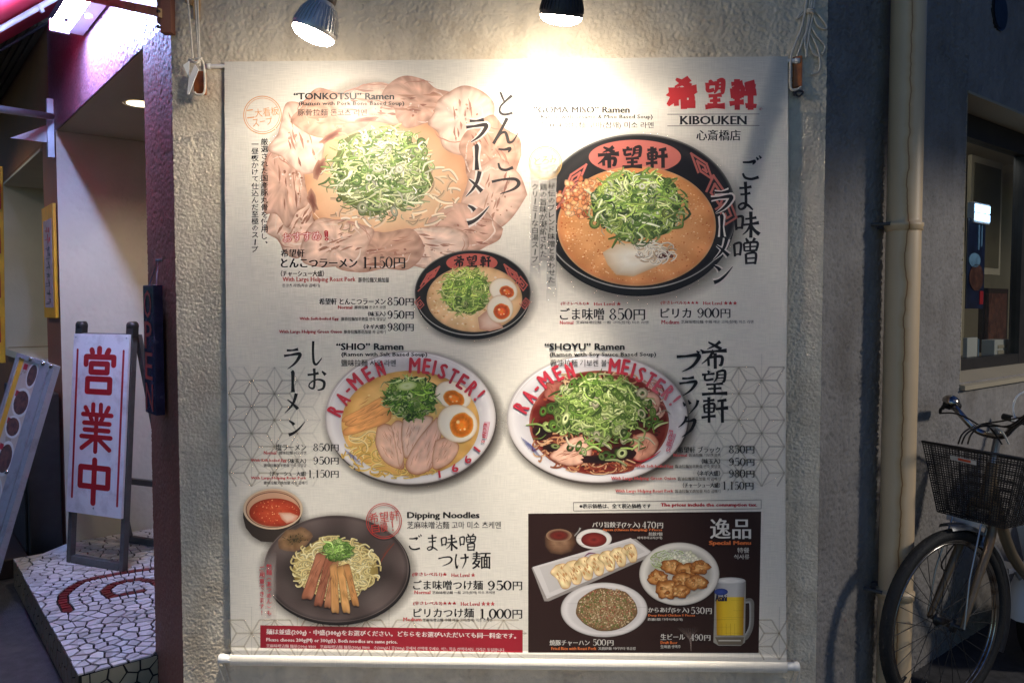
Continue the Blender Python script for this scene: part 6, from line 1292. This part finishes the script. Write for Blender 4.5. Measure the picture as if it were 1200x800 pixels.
# ---- brush lettering: strokes in a 100 x 100 cell, width factors per stroke
S = {
'ラ': [([(22, 13), (50, 13), (80, 8)], (9, 6, 12)), ([(8, 38), (40, 34), (88, 29), (80, 52), (58, 76), (26, 97)], (10, 7, 13, 11, 8, 2))],
'ー': [([(40, 2), (52, 12), (50, 55), (54, 98)], (10, 13, 9, 14))],
'メ': [([(76, 3), (64, 38), (42, 68), (8, 96)], (14, 11, 8, 2)), ([(24, 32), (50, 48), (86, 76)], (4, 8, 14))],
'ン': [([(12, 14), (28, 24), (38, 36)], (5, 10, 14)), ([(10, 92), (34, 82), (62, 58), (94, 18)], (15, 11, 8, 2))],
'ブ': [([(6, 24), (40, 21), (84, 17), (76, 48), (56, 76), (24, 98)], (10, 7, 13, 11, 8, 2)), ([(76, -4), (86, 6)], (4, 9)), ([(90, -10), (100, 0)], (4, 9))],
'ッ': [([(10, 34), (22, 54)], (4, 12)), ([(38, 24), (50, 44)], (4, 12)), ([(90, 24), (80, 54), (44, 94)], (13, 9, 2))],
'ク': [([(44, 2), (32, 30), (4, 54)], (12, 8, 2)), ([(36, 26), (60, 24), (84, 20), (72, 56), (52, 78), (20, 99)], (6, 7, 13, 11, 8, 2))],
'と': [([(24, 4), (36, 26), (46, 44)], (7, 8, 5)), ([(86, 18), (56, 38), (26, 62), (22, 84), (46, 95), (90, 88)], (12, 8, 7, 8, 9, 8))],
'ん': [([(56, 2), (36, 40), (4, 96)], (10, 8, 9)), ([(10, 88), (30, 60), (48, 54), (56, 70), (62, 90), (78, 86), (98, 56)], (6, 7, 8, 9, 9, 6, 2))],
'こ': [([(14, 10), (46, 12), (76, 8), (66, 24)], (6, 8, 13, 3)), ([(14, 66), (24, 88), (54, 94), (92, 84)], (7, 9, 9, 11))],
'つ': [([(4, 26), (44, 12), (84, 10), (97, 36), (80, 68), (32, 98)], (9, 7, 10, 13, 9, 2))],
'し': [([(22, 2), (20, 50), (28, 88), (52, 95), (94, 70)], (10, 9, 11, 9, 3))],
'お': [([(6, 30), (36, 27), (60, 22)], (8, 7, 10)), ([(38, 2), (40, 40), (36, 86), (14, 82), (20, 64), (54, 50), (86, 60), (82, 88), (54, 97)], (10, 8, 8, 5, 5, 6, 10, 9, 3)), ([(76, 14), (94, 30)], (5, 12))],
'ご': [([(10, 26), (40, 26), (68, 22), (58, 36)], (6, 8, 12, 3)), ([(10, 72), (22, 90), (52, 96), (88, 88)], (7, 9, 9, 11)), ([(76, 4), (86, 16)], (4, 9)), ([(90, -2), (100, 10)], (4, 9))],
'ま': [([(16, 22), (50, 21), (84, 17)], (8, 6, 10)), ([(22, 44), (50, 43), (78, 39)], (7, 6, 9)), ([(50, 0), (53, 50), (50, 84), (24, 95), (12, 84), (36, 74), (66, 82), (92, 97)], (11, 9, 10, 7, 6, 7, 9, 5))],
'け': [([(16, 4), (10, 50), (18, 94), (28, 74)], (9, 8, 11, 2)), ([(42, 30), (66, 28), (96, 24)], (8, 7, 10)), ([(72, 2), (76, 46), (54, 98)], (11, 9, 2))],
'味': [([(6, 22), (10, 70)], (9, 7)), ([(6, 23), (34, 20), (31, 66)], (6, 9, 7)), ([(9, 62), (32, 60)], (6, 6)), ([(44, 28), (66, 26), (88, 22)], (6, 6, 9)), ([(38, 50), (66, 47), (98, 42)], (7, 6, 11)), ([(66, 0), (67, 50), (66, 99)], (11, 9, 10)), ([(64, 50), (52, 72), (34, 88)], (7, 6, 2)), ([(68, 50), (80, 70), (100, 86)], (5, 9, 12))],
'噌': [([(4, 22), (8, 70)], (8, 7)), ([(4, 23), (30, 20), (27, 66)], (6, 8, 7)), ([(8, 62), (28, 60)], (5, 5)), ([(50, 0), (58, 14)], (5, 10)), ([(86, 0), (76, 13)], (10, 4)), ([(42, 20), (45, 50)], (7, 6)), ([(42, 20), (94, 16), (90, 48)], (6, 8, 7)), ([(45, 34), (90, 31)], (4, 5)), ([(67, 20), (67, 48)], (6, 6)), ([(45, 49), (92, 46)], (5, 6)), ([(50, 59), (52, 99)], (8, 7)), ([(50, 60), (88, 57), (86, 99)], (6, 8, 7)), ([(53, 77), (85, 75)], (5, 5)), ([(53, 95), (86, 93)], (6, 6))],
'希': [([(72, 0), (54, 14), (24, 28)], (10, 7, 2)), ([(28, 2), (50, 14), (76, 28)], (4, 8, 10)), ([(4, 40), (50, 36), (96, 33)], (9, 6, 12)), ([(48, 32), (32, 58), (4, 82)], (10, 7, 2)), ([(28, 58), (30, 90)], (8, 7)), ([(28, 60), (76, 55), (76, 84), (66, 86)], (6, 9, 9, 3)), ([(53, 42), (54, 100)], (10, 9))],
'望': [([(24, 0), (30, 10)], (5, 10)), ([(2, 17), (26, 15), (50, 12)], (8, 5, 8)), ([(14, 17), (15, 38), (46, 34)], (7, 7, 7)), ([(60, 4), (58, 30), (46, 48)], (8, 7, 2)), ([(60, 5), (88, 2), (86, 42), (78, 44)], (6, 9, 8, 3)), ([(61, 18), (85, 16)], (4, 4)), ([(60, 31), (85, 29)], (4, 4)), ([(18, 57), (50, 55), (82, 52)], (7, 5, 9)), ([(24, 74), (76, 71)], (5, 7)), ([(2, 96), (50, 93), (98, 92)], (9, 7, 12)), ([(50, 55), (50, 92)], (8, 8))],
'軒': [([(6, 16), (28, 14), (48, 11)], (7, 5, 8)), ([(27, 0), (28, 100)], (9, 8)), ([(9, 30), (12, 62)], (7, 6)), ([(9, 31), (46, 27), (44, 60)], (5, 8, 6)), ([(12, 45), (44, 43)], (4, 4)), ([(12, 60), (44, 58)], (5, 5)), ([(0, 80), (28, 76), (52, 74)], (8, 6, 9)), ([(58, 16), (92, 11)], (6, 9)), ([(52, 47), (98, 42)], (7, 11)), ([(76, 14), (77, 100)], (9, 9))],
}
def brush(q, ch, x0, y0, x1, y1, col, k=1.0):
    sc = ((x1-x0)+(y1-y0))/200
    if ch == 'ー': sc = (y1-y0)/100
    for pts, ws in S[ch]:
        P_ = [(x0+(x1-x0)*x/100, y0+(y1-y0)*y/100) for x, y in pts]
        if ch == 'ー': P_ = [((x0+x1)/2+(x-50)*.12*1, y0+(y1-y0)*y/100) for x, y in pts]
        q.stroke(P_, [w_*sc*k*1.3 for w_ in ws], (col,), n=6)
for q, ch, *bx_ in BOWL_TXT: brush(q, ch, *bx_, (30, 24, 24), 1.45)
for q, par_ in BOWL_LIST: q.build('bowl_lettering', M['ink'], par_, 'stuff')
def title(chars, z=TZ, halo=False, col=BLK, k=1.0, par=None, name='title_lettering', label=None):
    if halo:
        h = Ink(z-1.2e-5)
        for c in chars: brush(h, *c, (226, 214, 204), 2.0*k)
        h.build('lettering_outline', M['ink'], par, 'stuff')
    for c in chars:         # every large brushed character is a part of its own
        q = Ink(z); brush(q, *c, col, k); q.build('title_character', M['ink'], par)
ZT_ = 4.3e-4
title([('と', 581, 107, 603, 136), ('ん', 577, 138, 608, 170), ('こ', 581, 172, 603, 201), ('つ', 575, 208, 609, 228)], ZT_, col=(60, 54, 52))
title([('ラ', 544, 138, 573, 168), ('ー', 554, 169, 563, 200), ('メ', 544, 200, 568, 232), ('ン', 545, 237, 575, 264)], ZT_, halo=True, col=(56, 48, 46))
title([('ご', 868, 183, 892, 211), ('ま', 863, 213, 884, 247), ('味', 860, 248, 890, 279), ('噌', 859, 279, 889, 310)])
title([('ラ', 831, 222, 860, 251), ('ー', 841, 251, 850, 278), ('メ', 834, 279, 857, 306), ('ン', 834, 308, 860, 333)], ZT_, halo=True)
title([('し', 364, 399, 378, 428), ('お', 359, 431, 383, 458)])
title([('ラ', 331, 407, 354, 433), ('ー', 339, 434, 347, 460), ('メ', 332, 460, 352, 485), ('ン', 336, 490, 359, 511)])
title([('希', 821, 400, 853, 432), ('望', 822, 434, 853, 463), ('軒', 822, 465, 854, 495)])
title([('ブ', 791, 412, 824, 436), ('ラ', 794, 440, 818, 464), ('ッ', 798, 463, 820, 486), ('ク', 794, 487, 818, 512)], 4.9e-4)
title([('ご', 478, 626, 494, 644), ('ま', 499, 626, 514, 645), ('味', 516, 626, 536, 645), ('噌', 538, 625, 558, 645)], k=.85)
q = Ink(TZ); [brush(q, *c, BLK, .9) for c in (('つ', 513, 651, 530, 663), ('け', 532, 648, 550, 666))]; q.text('麺', 553, 646, 575, 666, BLK, .5, 0, 2); q.build('title_lettering', M['ink'])
# shop emblem in chunky brush letters
q = Ink(TZ)
for ch, x0, y0, x1, y1 in (('希', 782, 92, 818, 128), ('望', 826, 94, 850, 127), ('軒', 855, 93, 887, 129)): brush(q, ch, x0, y0, x1, y1, (206, 58, 58), 1.75)
for blob_ in ([(780, 112), (786, 106), (806, 104), (818, 108), (812, 112), (798, 116), (784, 125), (781, 122), (785, 114)], [(796, 95), (804, 90), (809, 95), (806, 99), (797, 98)], [(872, 97), (886, 99), (884, 109), (874, 108)], [(873, 121), (887, 122), (886, 127), (874, 127)], [(829, 121), (849, 122), (848, 127), (829, 127)], [(801, 117), (815, 118), (815, 127), (803, 127)]): q.poly(blob_, (206, 58, 58))
q.build('shop_emblem', M['ink'], label='red brush style shop name above the roman lettering')
line('emblem_mark', [('®', 889.5, 126, 894, 130.5, (206, 110, 104))])
KB = Ink(TZ); KB.text('KIBOUKEN', 797, 136, 875, 146, BLK, .9, -.012, 2)
for x in (797.4, 804, 808.7, 811.2, 815.5, 836, 842.5, 846.5, 852.5, 858, 864, 866.8, 874): KB.stroke([(x-1.4, 136.3), (x+1.6, 136.3)], [.6], (BLK,), smooth=False); KB.stroke([(x-1.4, 145.8), (x+1.6, 145.8)], [.6], (BLK,), smooth=False)
KB.stroke([(782, 134.2), (890, 133.8)], [.7], ((90, 80, 74),), smooth=False); KB.stroke([(782, 147.8), (890, 147.2)], [.7], ((90, 80, 74),), smooth=False); KB.text('心斎橋店', 816, 152.3, 868, 165, BLK, .4, -.006, 2); KB.build('shop_name_lettering', M['ink'])
# vertical notes
for t_, x_, y0_, y1_ in (('厳選された国産豚丸骨を使用し、', 310, 162, 290), ('一昼夜かけて仕込んだ至極のスープ', 299, 165, 296)):
    q = Ink(2.6e-4); q.vtext(t_, x_, y0_, y1_, 8.8, BLK, .008); tag(q.build('note_lettering', M['ink']), kind='stuff')
#された国産豚丸骨を使用し、', 310, 162, 290, 8.8, BLK, .008); q.vtext('一昼夜かけて仕込んだ至極のスープ', 299, 165, 296, 8.8, BLK, .008); q.build('note_lettering', M['ink'])
h = Ink(3.0e-4)
for x, y0, y1 in ((646.5, 214, 332), (637, 215, 302), (627, 215, 308)): h.soft([(x-5, y0-2), (x+5, y0-2), (x+5, (y0+y1)/2), (x+5, y1+2), (x-5, y1+2), (x-5, (y0+y1)/2)], .85, 1.35, (226, 219, 208), .5)
h.build('lettering_glow', M['soft'])
for t_, x_, y0_, y1_ in (('秘伝のブレンド味噌とあわせた', 646.5, 214, 332), ('鶏の旨味が凝縮された', 637, 215, 302), ('クリーミーな白湯スープ', 627, 215, 308)):
    q = Ink(3.4e-4); q.vtext(t_, x_, y0_, y1_, 8.8, BLK, .008); tag(q.build('note_lettering', M['ink']), kind='stuff')
#のブレンド味噌とあわせた', 646.5, 214, 332, 8.8, BLK, .008); q.vtext('鶏の旨味が凝縮された', 637, 215, 302, 8.8, BLK, .008); q.vtext('クリーミーな白湯スープ', 627, 215, 308, 8.6, BLK, .008); q.build('note_lettering', M['ink'])
h = Ink(4.6e-4); h.soft([(309, 658), (322, 658), (322, 690), (322, 722), (309, 722), (309, 690)], .7, 1.4, (222, 206, 196), .35); h.build('lettering_glow', M['soft'])
for t_, x_, y0_, y1_ in (('熱麺（あつめん）も', 315.5, 660, 721), ('ご用意できます！', 307, 662, 721)):
    q = Ink(4.9e-4); q.vtext(t_, x_, y0_, y1_, 6.8, (186, 36, 56), .012); tag(q.build('note_lettering', M['ink']), kind='stuff')
#（あつめん）も', 315.5, 660, 721, 6.8, (186, 36, 56), .012); q.vtext('ご用意できます！', 307, 662, 721, 6.8, (186, 36, 56), .012); q.build('note_lettering', M['ink'])
q = Ink(4.3e-4)
for i, ch in enumerate('おすすめ！'): q.glyph(ch, 337+i*11.4, 278.5-i*.6, 12 if i < 4 else 5, 13, -3, (198, 48, 54), off=.09)
q.k = 20
for i, ch in enumerate('おすすめ！'): q.glyph(ch, 337+i*11.4, 278.5-i*.6, 9.6 if i < 4 else 1.5, 10.6, -3, (240, 214, 206), off=-.004)
q.build('recommendation_lettering', M['ink'])
def stamp(cx, cy, r_, col, rows, z):
    q = Ink(z); q.stroke(ell(cx, cy, r_, r_, 60)+[ell(cx, cy, r_, r_, 60)[0]], [.9], (col,), smooth=False); q.stroke(ell(cx, cy, r_*.9, r_*.9, 60)+[ell(cx, cy, r_*.9, r_*.9, 60)[0]], [.6], (col,), smooth=False)
    for txt, y_, w_, h_ in rows:
        n = len(txt)
        for i, ch in enumerate(txt):
            if ch == 'ー': q.stroke([(cx+(i-(n-1)/2)*w_-3, cy+y_), (cx+(i-(n-1)/2)*w_+3, cy+y_-1)], [.9], (col,), smooth=False)
            else: q.glyph(ch, cx+(i-(n-1)/2)*w_, cy+y_-(i-(n-1)/2)*1.1, w_*(.92 if ch != '！' else .16), h_, -7, col, off=-.012)
    return q.build('round_stamp', M['ink'])
stamp(307.6, 135, 22, (216, 148, 84), [('二大看板', -3, 9.5, 10), ('スープ', 8, 8, 9)], TZ)
stamp(639, 191, 19, (222, 178, 110), [('とろみ', -3, 9, 9), ('スープ', 7, 8, 8)], 3.3e-4)
stamp(450, 610, 20.5, (192, 62, 54), [('希望軒', -5, 12, 12), ('自慢！', 7, 10, 11)], 4.9e-4)
